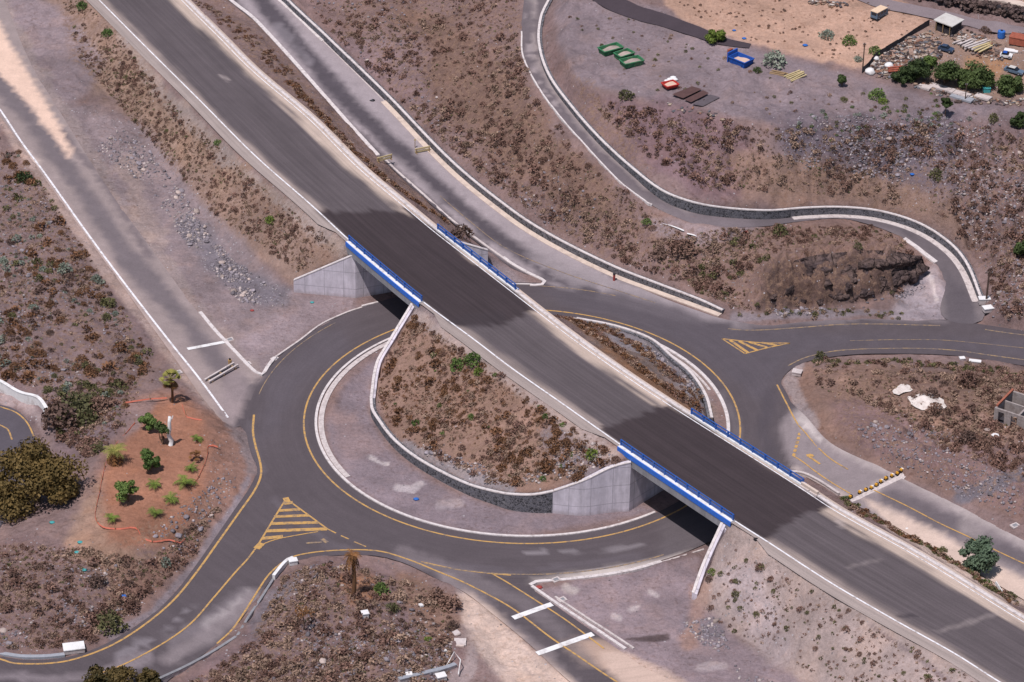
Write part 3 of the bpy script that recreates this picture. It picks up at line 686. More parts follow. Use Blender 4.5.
# polygons of every carriageway (survey coordinates)
A_west = [(-40,655),(0,656),(20,660),(57,659),(87,652),(117,638),(150,616),(173,595),(194,568),(213,541),(235,509),(250,487),(257,470),(255,453),(249,438),(240,426),(236,405),(262,378),(290,385),(300,395),(296,420),(299,448),(314,476),(340,497),(420,536),(500,549),(560,551),(590,556),(560,574),(533,586),(549,601),(587,628),(640,665),(700,705),(620,712),(575,686),(530,645),(490,612),(465,593),(436,579),(406,564),(376,556),(331,556),(296,561),(278,572),(262,592),(245,614),(220,642),(190,664),(165,684),(140,712),(-40,712)]
A_north = [(190,-38),(230,2),(256,23),(338,114),(395,172),(451,222),(505,264),(543,284),(520,296),(560,312),(600,316),(640,325),(668,337),(700,357),(728,384),(745,412),(752,440),(770,462),(800,474),(850,502),(870,513),(940,552),(1024,600),(1070,624),(1070,562),(1024,541),(960,507),(905,480),(880,467),(830,443),(803,414),(782,390),(784,376),(803,363),(840,356),(880,354),(955,356),(1024,366),(1070,372),(1070,337),(1024,331),(985,325),(945,320),(918,321),(860,319),(805,322),(768,325),(727,320),(697,311),(662,298),(612,276),(549,246),(511,220),(481,195),(451,170),(386,102),(325,43),(281,0),(255,-35)]
A_serv = [(-40,65),(0,116),(65,207),(110,269),(170,352),(225,424),(243,426),(250,400),(262,381),(232,348),(200,315),(150,247),(110,192),(60,112),(30,62),(5,2),(-15,-38)]
A_hill = [(528,-35),(524,0),(521,32),(523,57),(540,90),(562,120),(604,167),(622,185),(645,201),(668,214),(700,225),(760,227),(800,222),(850,220),(905,239),(928,257),(937,265),(945,285),(944,318),(982,321)]+[(a_, b_+.6, c_) for a_, b_, c_ in hw[::-1]]
A_left = [(-40,400),(0,405),(18,411),(32,428),(38,455),(30,485),(10,515),(-40,560)]
def world_poly(pp, step=1.0, smooth=True):
    xy = np.array([W(*p) if len(p) > 2 else hit(*p[:2]) for p in pp])
    return catmull(xy, step, True) if smooth else linear(np.r_[xy, xy[:1]], step)[:-1]
POLY = {k: world_poly(v) for k, v in dict(west=A_west, north=A_north, serv=A_serv, hill=A_hill, left=A_left).items()}
mask = np.zeros(XX.shape)
for p in POLY.values(): mask[inpoly(XX, YY, p)] = 1
rr = np.hypot(XX-CX, YY-CY); ring_m = (rr > 24.6) & (rr < 33.0) & (HB < 1.0); mask[ring_m] = 1
mask[inpoly(XX, YY, plat)] = 1
soft = blur(mask, 6)
PXg, PYg = project(np.stack([XX.ravel(), YY.ravel(), HB.ravel()], 1))
PXg = PXg.reshape(XX.shape); PYg = PYg.reshape(XX.shape)
rel = (fbm(XX, YY, 7.0, 3, 21)-.5)*1.1+(fbm(XX, YY, 2.2, 3, 5)-.5)*.85+(fbm(XX, YY, .8, 2, 8)-.5)*.35
gm = np.zeros(XX.shape)
for q_ in ([(585,90),(760,132),(860,150),(850,192),(700,195),(640,160)], [(940,130),(1060,130),(1060,325),(1000,325),(985,262),(950,215)], [(650,235),(760,232),(745,305),(690,290)], [(850,415),(1050,440),(1050,520),(900,470)]): gm[inpoly(PXg, PYg, q_)] = 1
gm = blur(gm, 8); rel += gm*((1-np.abs(fbm(XX*1.0, YY*.55, 6.0, 4, 140)*2-1)*3.0)*.9-.4)
calm = np.ones(XX.shape)*1.05
for poly, v in ([[(600,-40),(860,-40),(1040,110),(940,103),(760,60),(640,90),(600,60)], .25], [[(535,590),(700,560),(700,600),(840,690),(660,690)], .25], [[(385,350),(345,385),(325,425),(345,480),(400,520),(500,536),(655,515),(630,507),(510,511),(440,487),(385,450),(368,410)], .15],
                [[(290,0),(520,0),(530,95),(690,240),(720,300),(560,235),(420,125)], 1.7], [[(580,95),(760,130),(960,122),(1030,135),(1030,320),(985,260),(850,195),(700,190)], 1.8], [[(860,390),(1040,420),(1040,520),(900,460)], 1.5], [[(60,100),(150,190),(290,300),(350,300),(262,378),(150,245)], .3], [[(130,400),(200,410),(220,450),(200,510),(110,540),(90,500)], .35], [[(720,530),(1030,720),(830,700),(695,600)], .4], [[(462,238),(500,262),(535,285),(500,285),(470,262)], .2]):
    calm[inpoly(PXg, PYg, poly)] = v
crag = blur(inpoly(PXg, PYg, [(765,262),(800,255),(835,248),(880,246),(910,258),(922,282),(880,298),(830,306),(780,311),(745,311),(750,285)]).astype(float), 4)
ridge = 1-np.abs(fbm(XX, YY, 3.0, 4, 44)*2-1)*2.0
calm = blur(calm, 5)
HN = HB+(rel*calm+crag*((ridge-.3)*2.2+(fbm(XX, YY, 1.3, 3, 4)-.5)*2.4+np.floor(fbm(XX, YY, 2.6, 2, 61)*5)/5*2.2-1.1))*(1-np.clip(soft*1.3, 0, 1))
HN -= .07*np.clip(blur(mask, 1)*1.2, 0, 1)
# keep the strips in front of walls and kerbs low
near = np.zeros(XX.shape)
for wl_ in WALLS:
    for dd in (-1.0, -.7, -.4, -.1, .2, .5):
        P = linear(offset(wl_['top'], wl_['side']*dd), .15); i = np.round((P[:, 0]-X0)/G).astype(int); j = np.round((P[:, 1]-Y0)/G).astype(int)
        ok = (i > 0) & (i < NX-1) & (j > 0) & (j < NY-1); near[j[ok], i[ok]] = 1
near[(rr > 23.3) & (rr < 24.9) & (HB < .6)] = 1
near = np.clip(blur(near, 1)*1.5, 0, 1)
HN = HN*(1-near)+(HB-.05)*near
def far_axis(lo, hi, n=26, reach=6000):
    t = np.geomspace(.6, reach, n); return lo-t[::-1], hi+t
xl, xh = far_axis(X0, X1); yl, yh = far_axis(Y0, Y1)
ax = np.r_[xl, gx, xh]; ay = np.r_[yl, gy, yh]
AX, AY = np.meshgrid(ax, ay)
ci = np.clip(np.round((AX-X0)/G).astype(int), 0, NX-1); cj = np.clip(np.round((AY-Y0)/G).astype(int), 0, NY-1)
AZ = HN[cj, ci]
outd = np.hypot(np.maximum(0, np.maximum(X0-AX, AX-X1)), np.maximum(0, np.maximum(Y0-AY, AY-Y1)))
AZ = AZ+np.where(outd > 0, 1, 0)*(np.clip(AY-Y1, 0, 900)*.09-np.clip(Y0-AY, 0, 900)*.05+(fbm(AX, AY, 60, 4, 2)-.5)*np.clip(outd, 0, 120)*.12)
gp = np.stack([AX.ravel(), AY.ravel(), AZ.ravel()], 1)
nx_, ny_ = len(ax), len(ay)
ii = np.arange(nx_*ny_).reshape(ny_, nx_)
gf = np.stack([ii[:-1, :-1].ravel(), ii[:-1, 1:].ravel(), ii[1:, 1:].ravel(), ii[1:, :-1].ravel()], 1)
ground = mesh_obj('ground', gp, gf, M['ground'], smooth=True); tag(ground, kind='structure')
gcol = apply_paint(gp, (126,107,104), ground_ops+sand_ops)
# patches of darker scrub litter and pale dust
bl = fbm(gp[:, 0], gp[:, 1], 11, 4, 71); bl2 = fbm(gp[:, 0], gp[:, 1], 4, 3, 72)
gcol *= (1.0+.50*(bl-.5)+.40*(bl2-.5))[:, None]; gcol *= np.array([.97, .962, .966])
wt_ = (smooth01((fbm(gp[:, 0], gp[:, 1], 3.2, 4, 91)-.5)*4)*.45*(1-apply_paint(gp, 0.0, [('poly', [(640,-30),(860,-30),(930,20),(870,70),(862,70),(760,48),(680,20)], 3, 1.0, 1, 2)])[:, 0]))[:, None]
gcol = gcol*(1-wt_)+gcol*np.array([1.24, 1.15, 1.04])*wt_
set_col(ground, gcol); set_f(ground, apply_paint(gp, 0.06, rock_ops)[:, 0], 'Rock')
VEG = [[(50,-30),(88,-30),(160,90),(250,178),(342,252),(300,276),(215,215),(140,130),(75,60)],[(-30,150),(20,150),(110,290),(160,370),(100,430),(60,395),(-30,375)],[(300,-30),(520,-30),(530,95),(600,175),(690,240),(720,300),(560,235),(420,125)],
 [(412,316),(610,455),(560,482),(500,485),(440,460),(400,430),(380,390),(388,355)],[(815,370),(1050,374),(1050,520),(960,492),(850,440)],[(650,235),(895,228),(912,255),(900,300),(740,312),(700,296)],[(700,150),(900,170),(1040,135),(1040,325),(1000,320),(960,225),(850,198),(720,190)],
 [(180,700),(250,645),(285,575),(330,560),(440,590),(460,620),(450,700)],[(-30,545),(110,545),(225,480),(195,560),(110,628),(60,650),(-30,650)],[(555,302),(640,355),(712,412),(690,412),(600,352)],[(565,60),(600,95),(650,170),(600,150)],[(200,-30),(250,20),(400,165),(450,225),(360,160),(240,50)]]
set_f(ground, apply_paint(gp, 0.0, [('poly', q_, 7, 1.0, 1, 7) for q_ in VEG])[:, 0], 'Veg')

# ------------------------------------------------------------------ carriageways
def sheet(name, poly, lift, mat, ops, base=ASPH, step=1.0, hole=None, zfn=None, bulge=0, along=None, kind='structure', parent=None):
    xs = np.arange(poly[:, 0].min(), poly[:, 0].max(), step); ys = np.arange(poly[:, 1].min(), poly[:, 1].max(), step)
    gx_, gy_ = np.meshgrid(xs, ys); gx_ = gx_.ravel()+RNG.uniform(-.2, .2, gx_.size)*step; gy_ = gy_.ravel()+RNG.uniform(-.2, .2, gy_.size)*step
    k = inpoly(gx_, gy_, poly); gx_, gy_ = gx_[k], gy_[k]
    d = segdist(gx_, gy_, poly, True); k = d > step*.45; gx_, gy_ = gx_[k], gy_[k]
    pts = [Vector((float(a), float(b))) for a, b in poly[:, :2]]+[Vector((float(a), float(b))) for a, b in zip(gx_, gy_)]
    n = len(poly)
    vv, _, ff, *_ = delaunay_2d_cdt(pts, [(i, (i+1) % n) for i in range(n)], [], 1, 1e-5)
    v = np.array([(p.x, p.y) for p in vv]); ff = [tuple(f) for f in ff]
    z = (hb(v[:, 0], v[:, 1]) if zfn is None else zfn(v[:, 0], v[:, 1]))+lift
    if bulge: z = z+bulge*smooth01(segdist(v[:, 0], v[:, 1], poly, True)/1.6)*(.6+.8*fbm(v[:, 0], v[:, 1], 2.0, 3, 6))
    P = np.c_[v, z]
    fa = []
    for f in ff:
        a_, b_, c_ = P[f[0]], P[f[1]], P[f[2]]
        fa.append(f if (b_[0]-a_[0])*(c_[1]-a_[1])-(b_[1]-a_[1])*(c_[0]-a_[0]) > 0 else f[::-1])
    o = mesh_obj(name, P, fa, mat, parent, smooth=True)
    if ops is not None:
        set_col(o, apply_paint(P, base, ops))
        al = along(P) if along else np.c_[P[:, 0]*.5, P[:, 1]*.5, P[:, 2]*0]
        at = o.data.attributes.new('Along', 'FLOAT_VECTOR', 'POINT'); at.data.foreach_set('vector', al.astype(np.float32).ravel())
    if parent is None: tag(o, kind=kind)
    return o
def polar(P):
    r = np.hypot(P[:, 0]-CX, P[:, 1]-CY); t = np.arctan2(P[:, 1]-CY, P[:, 0]-CX)
    return np.c_[r*1.1, np.abs(t)*29*.1, 0*r]
west = sheet('approach_road', POLY['west'], .030, M['road'], asph_ops+SAND2, step=.8, along=polar)
north = sheet('ramp_road', POLY['north'], .034, M['road'], asph_ops+SAND2, step=.8)
serv = sheet('service_road', POLY['serv'], .026, M['road'], asph_ops+sand_ops, step=.8)
hillr = sheet('hill_road', POLY['hill'], .038, M['road'], hill_ops, base=(112,103,104), step=.7)
leftr = sheet('side_road', POLY['left'], .03, M['road'], [], base=(84,78,84))
# roundabout carriageway: full annulus, under both bridges
na, nr = 260, 14
aa = np.linspace(0, 2*PI, na, endpoint=False); ra = np.linspace(24.9, 33.0, nr)
v = np.array([(CX+r*math.cos(t), CY+r*math.sin(t), .042) for t in aa for r in ra])
f = [(i*nr+j, i*nr+j+1, ((i+1) % na)*nr+j+1, ((i+1) % na)*nr+j) for i in range(na) for j in range(nr-1)]
ringo = mesh_obj('roundabout_road', v, f, M['road'], smooth=True); tag(ringo, kind='structure')
set_col(ringo, apply_paint(v, ASPH, asph_ops)); at = ringo.data.attributes.new('Along', 'FLOAT_VECTOR', 'POINT'); at.data.foreach_set('vector', polar(v).astype(np.float32).ravel())
# highway: strip from HL to the matching points of HR
idx = [int(np.argmin(np.hypot(HR[:, 0]-p[0], HR[:, 1]-p[1]))) for p in HL]
HRm = HR[np.maximum.accumulate(idx)]; HRm = np.stack([np.convolve(np.pad(HRm[:, k], 6, mode='edge'), np.ones(13)/13, 'valid') for k in range(3)], 1)
ln = np.r_[0, np.cumsum(np.linalg.norm(np.diff(HL[:, :2], axis=0), axis=1))]
us = np.r_[-.145, -.09, -.045, np.linspace(0, 1, 25), 1.04, 1.085]
v = []; al = []
for i in range(len(HL)):
    for u in us:
        u = u*(.3+.7*VL[i]) if u < 0 else u
        p = HL[i]*(1-u)+HRm[i]*u; v.append((p[0], p[1], HZ)); al.append((u*10*2.4, ln[i]*.035, 0))
v = np.array(v); k_ = len(us)
def inU(p): return any(inpoly(np.array([p[0]]), np.array([p[1]]), grow(U, 3, 0.0))[0] for U in (U1, U2))
f = []
for i in range(len(HL)-1):
    for j in range(k_-1):
        if (us[j] < -.001 or us[j+1] > 1.001) and inU(v[i*k_+j]): continue
        f.append((i*k_+j, (i+1)*k_+j, (i+1)*k_+j+1, i*k_+j+1))
hwy = mesh_obj('highway', v, f, M['hwy'], smooth=True); tag(hwy, kind='structure')
hcol = apply_paint(v, (85,77,79), [])
u_ = np.tile(us, len(HL)); pxh, pyh = project(v); nzh = (fbm(v[:, 0], v[:, 1], 4, 4, 31)-.5)
nzs = (vn(u_*22, np.repeat(ln, k_)*.12, 1.0, 88)-.5)+(vn(u_*60, np.repeat(ln, k_)*.25, 1.0, 89)-.5)*.6
dustL = smooth01((.13-u_+nzh*.06+nzs*.07)/.13); dustR = smooth01((u_-.80+nzh*.08+nzs*.09)/.12)
hcol = hcol*(1-dustL[:, None])+s2l((150,135,128))*dustL[:, None]
hcol = hcol*(1-dustR[:, None])+s2l((178,160,147))*dustR[:, None]
shl = smooth01((-.005-u_)/.03)[:, None]; hcol = hcol*(1-shl)+s2l((150,137,131))*shl
mid = smooth01((np.abs(u_-.45+nzh*.1)-.02)/.05)
lt = (fbm(u_*10, ln.repeat(k_)*.12, 2.0, 3, 12)-.4)[:, None]; hcol = hcol*(1+.25*lt)
darkp = [[(318,211),(360,212),(405,211),(440,231),(514,291),(536,311),(500,324),(450,326),(420,300),(349,241)],
         [(598,430),(632,418),(668,403),(690,416),(802,487),(832,506),(800,516),(765,540),(735,521),(622,446)]]
for dp in darkp:
    d = segdist(pxh, pyh, dp, True); d = np.where(inpoly(pxh, pyh, dp), d, -d)+nzh*3+nzs*6
    a_ = (smooth01(d/5+.5)*((u_ > -.001) & (u_ < 1.001)))[:, None]; hcol = hcol*(1-a_)+s2l((59,50,52))*a_
extra = apply_paint(v, 0.0, [('line', [(936,632),(965,624),(1000,612)], 2.4, 1.0, .25, 1), ('line', [(850,566),(880,560)], 1.5, 1.0, .2, 2), ('line', [(220,74),(228,80)], 1.5, 1.0, .5, 1), ('line', [(838,520),(842,526)], 3, 1.0, .5, 2)])[:, :1]
hcol = hcol*(1-extra)+s2l((165,152,148))*extra
stain = apply_paint(v, 0.0, [('line', [(900,617),(915,615)], 1.6, 1.0, .7, 1), ('line', [(460,322),(500,318)], 6, 1.0, .25, 3)])[:, :1]
hcol = hcol*(1-stain)+s2l((60,54,58))*stain
set_col(hwy, hcol); at = hwy.data.attributes.new('Along', 'FLOAT_VECTOR', 'POINT'); at.data.foreach_set('vector', np.array(al, np.float32).ravel())
# other tracks
def strip_sheet(name, px, width, lift, colr, step=.9, ops=None):
    P = catmull(hits([p[0] for p in px], [p[1] for p in px]), 1.0); wd = np.interp(np.linspace(0, 1, len(P)), np.linspace(0, 1, len(width)), width)
    wd = wd*(1+.25*(fbm(P[:, 0], P[:, 1], 3, 2, 8)-.5))
    poly = np.concatenate([offset(P, wd/2), offset(P, -wd/2)[::-1]])
    return sheet(name, poly, lift, M['road'], zfn=lambda x, y: np.maximum(hb(x, y), hb(x, y, HN)), ops=ops or [], base=colr, step=step)
strip_sheet('asphalt_track', [(590,-14),(607,0),(632,12),(665,22),(695,32),(722,42),(750,47)], [3.2,3.2,3,2.8,2.6,2.0,1.2], .12, (66,57,62))
strip_sheet('dirt_track', [(845,-12),(875,2),(910,10),(950,18),(985,27),(1040,36)], [2.6]*5, .12, (124,112,114))
ZN = lambda x, y: np.maximum(hb(x, y), hb(x, y, HN))
def mound(name, px, h, mat, lift=.05, **k):
    k0 = dict(k)
    po = world_poly(px, .4); nn_ = normals2(po); jj = (fbm(po[:, 0], po[:, 1], 1.6, 3, 33)-.5)*1.6+(fbm(po[:, 0], po[:, 1], .5, 2, 34)-.5)*.5; po[:, :2] += nn_*jj[:, None]
    return tag(sheet(name, po, lift, mat, None, step=.35, bulge=h, zfn=ZN), **k)
# ------------------------------------------------------------------ lines painted on the road and kerbs
def ribbon(P, w_, lift):
    m_ = MB(); P = np.asarray(P); A = offset(P, w_/2); B = offset(P, -w_/2); n = len(P)
    return m_.add(np.concatenate([A, B])+np.array([0, 0, lift]), [(i, n+i, n+i+1, i+1) for i in range(n-1)])
def path(px, step=.6, z=None):
    if z is None: Q = hits([p[0] for p in px], [p[1] for p in px])
    else: Q = np.array([W(p[0], p[1], z) for p in px])
    P = catmull(Q, step) if len(px) > 2 else linear(Q, step)
    if z is None: P[:, 2] = hb(P[:, 0], P[:, 1])
    return P
def line(px, w_, mat, parent, name='edge_line', lift=.058, z=None):
    return ribbon(path(px, z=z), w_, lift).build(name, mat, parent, world=True)
def arc(r, t0, t1, z=0.0, n=160):
    t = np.radians(np.linspace(t0, t1, n)); return np.c_[CX+r*np.cos(t), CY+r*np.sin(t), np.full(n, z)]
ribbon(arc(26.16, 0, 360, 0, 400), .22, .058).build('edge_line', M['yellow'], ringo)
def ang_px(px, py): q = W(px, py, 0); return math.degrees(math.atan2(q[1]-CY, q[0]-CX))
ribbon(arc(32.2, ang_px(421,562), ang_px(665,556)), .18, .060).build('edge_line', M['yfaint'], ringo)
ribbon(arc(32.2, ang_px(620,290), ang_px(530,276)), .15, .060).build('edge_line', M['yfaint'], ringo)
ribbon(arc(32.3, ang_px(262,395)-360, ang_px(330,320)-360) if ang_px(262,395) > 0 else arc(32.3, ang_px(262,395), ang_px(330,320)), .12, .060).build('edge_line', M['yfaint'], ringo)
Y = M['yellow']
line([(-30,655),(0,659.5),(15,664),(57,663),(87,656),(117,643),(150,621),(175,599),(197,572),(217,544),(239,513),(255,490),(261,475),(260,462),(256,448),(253,432),(254,415)], .26, Y, west)
line([(100,674),(125,664.5),(162,644.5),(190,624.5),(212,600),(235,573),(247,560),(257,547)], .22, Y, west)
line([(257,547),(286,499)], .22, Y, west, 'hatching_border'); line([(286,499),(327,529)], .22, Y, west, 'hatching_border')
line([(327,529),(336,533.5)], .18, Y, west, 'dash'); line([(341,536),(349,539.5)], .18, Y, west, 'dash'); line([(354,542),(366,547)], .18, Y, west, 'dash')
line([(257,547),(275,540),(300,535),(318,532)], .16, Y, west, 'hatching_border')
mb = MB()
for y_, xa, xb, wd in ((504,284,293,.55),(511,279,300,.5),(517,274,309,.5),(524,270.5,318,.55),(530.5,266,327,.6),(538,262,283,.6)):
    mb2 = ribbon(path([(xa,y_+ (0 if y_ < 530 else .8)),(xb,y_-1.2)]), wd, .062); mb.add(mb2.v[0], mb2.f)
mb2 = ribbon(path([(256.5,549),(262,543.5)]), .8, .064); mb.add(mb2.v[0], mb2.f)
mb2 = ribbon(path([(285.5,498),(288,503)]), .7, .064); mb.add(mb2.v[0], mb2.f)
mb.build('hatching', Y, west)
line([(217,644),(232,630),(244,613),(256,594),(268,576),(281,564),(296,556),(331,551),(376,551),(406,559),(436,571),(468,585),(511,608),(549.5,637),(580,658),(612,679.5),(660,708)], .22, Y, west)
line([(421,562),(456,569.5),(493,574),(511,575.5)], .22, Y, west)
line([(493,574.5),(511,585),(562,618),(587,636),(604,649)], .2, Y, west)
mb = ribbon(path([(306,543.5),(322,542.5)]), .28, .062); q = ribbon(path([(322,539.5),(327.5,543)]), .5, .064); mb.add(q.v[0], q.f); mb.build('arrow', M['yfaint'], west)
line([(513,618.5),(552,604.5)], .75, M['whiteb'], west, 'stop_line', .066)
line([(537,654.5),(593,634.5)], .75, M['whiteb'], west, 'stop_line', .066)
# north side lines
line([(728,329),(745,330.5),(768,330),(805,327.5),(843,325),(880,324.5),(918,325.5),(940,326)], .2, M['yfaint'], north)
line([(985,330),(1005,333),(1045,338)], .2, M['yfaint'], north)
line([(788,366),(805,358),(830,352),(855,350),(880,349),(918,349),(955,351),(993,356),(1045,363)], .2, M['yfaint'], north)
line([(850,341),(900,340),(950,341),(1045,350)], .12, M['yfaint'], north)
line([(777,385),(787,405),(798,425),(815.5,445),(830,459),(848,470)], .2, Y, north)
line([(873,490),(908,507),(940,524),(968,537),(1000,553),(1045,574)], .2, Y, north)
for i in range(6):
    x_ = 799-(799-793.5)*i/5; y_ = 434.5+(455-434.5)*i/5; line([(x_+.9, y_-1.3), (x_-.1, y_+1.3)], .36, Y, north, 'dash', .062)
line([(793,456),(801,461),(813,470),(830,482),(850,494)], .2, Y, north)
mb = ribbon(path([(809,457),(820,464.5)]), .3, .062); q = ribbon(path([(806.5,456),(811.5,455.5)]), .5, .064); mb.add(q.v[0], q.f); q = ribbon(path([(811,455),(813,457)]), .35, .066); mb.add(q.v[0], q.f); mb.build('arrow', Y, north)
line([(722,339),(745,354)], .2, Y, north, 'hatching_border'); line([(722,339),(760,343),(790,343.5)], .2, Y, north, 'hatching_border'); line([(745,354),(768,348),(790,343.5)], .2, Y, north, 'hatching_border')
mb = MB()
for a_, b_ in (((730,340.5),(748,353)),((739,341.5),(757,350.5)),((749,342.3),(767,347.8)),((762,343),(777,345.8))):
    q = ribbon(path([a_, b_]), .42, .062); mb.add(q.v[0], q.f)
mb.build('hatching', Y, north)
line([(440,196),(470,222),(505,248),(560,272),(615,290),(655,303)], .13, M['yfaint'], north)
# service road, side road
line([(-30,70),(0,110),(22,143),(42,170),(84,229),(127,287),(168,340),(200,380),(228,418)], .26, M['white'], serv)
line([(187.5,349.5),(226,342)], .6, M['whiteb'], serv, 'stop_line', .062)
line([(0,407),(16,413),(27,423),(34,437)], .2, Y, leftr); line([(-4,424),(7,429),(12,440)], .2, Y, leftr); line([(-6,492),(5,482)], .25, Y, leftr); line([(2,512),(10,503)], .25, Y, leftr)
# highway lines
ribbon(offset(HL, .05), .20, .02).build('edge_line', M['white'], hwy); ribbon(offset(HR, -.30), .13, .02).build('edge_line', M['white'], hwy)
def curb(P, w0, w1, h, mat, name='kerb', lift=0.0):
    P = P.copy(); P[:, 2] += lift
    o = MB().sweep(P, [(w0, -.15), (w1, -.15), (w1, h), (w0, h)]).build(name, mat); return tag(o, kind='structure')
def gutter(P, name='kerb'):
    curb(P, 0, .45, .05, M['kerb'], name); return curb(P, -.02, .12, .2, M['coping'], name)
# kerb of the highway (north side: raised concrete channel edge), outside the bridges
def bridge_cut(P):
    out = []; cur = []
    for p in P:
        if any(inpoly(np.array([p[0]]), np.array([p[1]]), grow(U, 3, .5))[0] for U in (U1, U2)):
            if len(cur) > 3: out.append(np.array(cur))
            cur = []
        else: cur.append(p)
    out.append(np.array(cur)); return out
for seg in bridge_cut(HR):
    curb(seg, .02, .34, .16, M['coping']); curb(seg, .34, .62, .05, M['kerb'])
# roundabout kerb, doubled by a wider pavement on the west side
def part_arc(r, pa, pb, n=160, ccw=True):
    a0, a1 = ang_px(*pa), ang_px(*pb)
    if ccw and a1 < a0: a1 += 360
    return arc(r, a0, a1, 0, n)
curb(part_arc(24.88, (397,337), (657,514)), 0, .32, .16, M['coping'])
curb(part_arc(24.40, (397,337), (345,478)), -.02, .62, .07, M['kerb'])
curb(part_arc(24.95, (733,438), (572,319)), 0, .42, .15, M['coping'])
curb(part_arc(24.2, (712,390), (578,320)), 0, .35, .08, M['kerb'])
# outer kerbs
curb(path([(200,313),(215,331),(232,349),(248,366),(256,373),(262,375),(268,367),(275,358)]), -.2, .25, .16, M['coping'])
curb(path([(275,358),(288,349),(301,340),(321,325),(345,314),(362,308)]), -.1, .15, .14, M['kerb'])
curb(path([(362,307),(378,303)]), -.1, .2, .16, M['coping'])
curb(path([(190,-38),(230,0),(256,21),(338,112),(378,156)]), -.25, .3, .16, M['coping'])
curb(path([(383,158),(395,170),(426,197.5),(451,220),(491,250),(511,264)]), -.15, .18, .15, M['kerb'])
curb(path([(503,258),(511,264),(527,273),(544.5,282),(542,285),(530,285.5)]), -.2, .25, .16, M['coping'])
curb(path([(500,285),(515,284.8),(532,284.8)]), -.1, .12, .14, M['coping'])
hb_ = WALLS[0]; P = np.c_[hb_['top'][:, :2], hb_['base']]; P = P[int(np.argmin(np.hypot(*(P[:, :2]-W(386,101,3.8)[:2]).T))):]; curb(offset(P, -.85), 0, .82, .10, M['kerbtan'], 'pavement')
P = path([(281,0),(300,17),(325,41)]); curb(offset(P, -.6), 0, .45, .12, M['coping'])
P = path([(265,-22),(281,-2),(325,42),(386,102)]); curb(offset(P, -.2), 0, .15, .06, M['kerb'])
P = path([(521.5,32.5),(523,57.5),(539.5,90),(562,120),(583,144),(604.5,167.5),(622,185),(644,201),(652,206)]); curb(P, -.1, .12, .2, M['coping'])
hb_ = [w_ for w_ in WALLS if w_['name'] == 'hill'][0]; P = np.c_[hb_['top'][:, :2], hb_['base']]; P = P[int(np.argmin(np.hypot(*(P[:, :2]-W(790,216,4.6)[:2]).T))):]; curb(offset(P, -.9), 0, .85, .10, M['kerb'], 'pavement')
curb(path([(904,239),(918,249),(928,257),(936,263)]), -.35, .35, .12, M['coping'], 'pavement')
curb(path([(531,587),(549.5,600),(587,625),(624.5,650)]), -.05, .3, .16, M['coping'])
curb(offset(path([(549.5,600),(587,625),(628,652)]), .75), -.05, .2, .14, M['kerb'])
curb(path([(531,586),(537,583),(562,581),(590,578),(612,575),(637,570),(662,563)]), -.05, .4, .14, M['coping'])
curb(path([(662,563),(685,556),(704,550)]), -.05, .15, .10, M['kerb'])
curb(path([(-30,652),(0,656),(20,659),(45,659),(65,657)]), 0, .5, .25, M['steel'], 'gutter')
# white line pieces beside the hill road
line([(663,224),(684,232)], .3, M['whiteb'], hillr, 'edge_line', .1); line([(687,234),(710,241)], .3, M['whiteb'], hillr, 'edge_line', .1)

# ------------------------------------------------------------------ retaining walls, bridges
def wall_mesh(wl_, lo=-.4, th=.62, cap=.14, over=.04, cw=.3):
    T = wl_['top']; s = wl_['side']; h = T[:, 2]-wl_['base']
    P = np.c_[T[:, :2], wl_['base']]
    body = MB().sweep(P, [(0, lo), (s*th, lo), (s*th, h-cap), (0, h-cap)])
    co = MB().sweep(T, [(-s*over, -cap+.003), (s*cw, -cap+.003), (s*cw, 0), (-s*over, 0)])
    return body, co
WD = {w_['name']: w_ for w_ in WALLS}
def stone_wall(key, label, bm='masonry', capm='coping'):
    wl_ = WD[key]; p = wl_['top'][len(wl_['top'])//2]
    t = thing('retaining_wall', label, 'retaining wall', (p[0], p[1], wl_['base'][len(wl_['top'])//2]))
    b_, c_ = wall_mesh(wl_); b_.build('body', M[bm], t, True); c_.build('coping', M[capm], t, True)
stone_wall('ramp', 'long dark stone retaining wall with white coping beside the wide ramp above the highway')
stone_wall('hill', 'winding dark stone retaining wall with white coping along the narrow hill road')
stone_wall('island', 'curved dark stone wall holding the planted mound of the roundabout')
stone_wall('island_east', 'low curved pale wall on the far side of the roundabout island beyond the highway')
def edge_between(Hc, p0, p1):
    i0 = int(np.argmin(np.hypot(Hc[:, 0]-p0[0], Hc[:, 1]-p0[1]))); i1 = int(np.argmin(np.hypot(Hc[:, 0]-p1[0], Hc[:, 1]-p1[1])))
    return Hc[i0:i1+1]
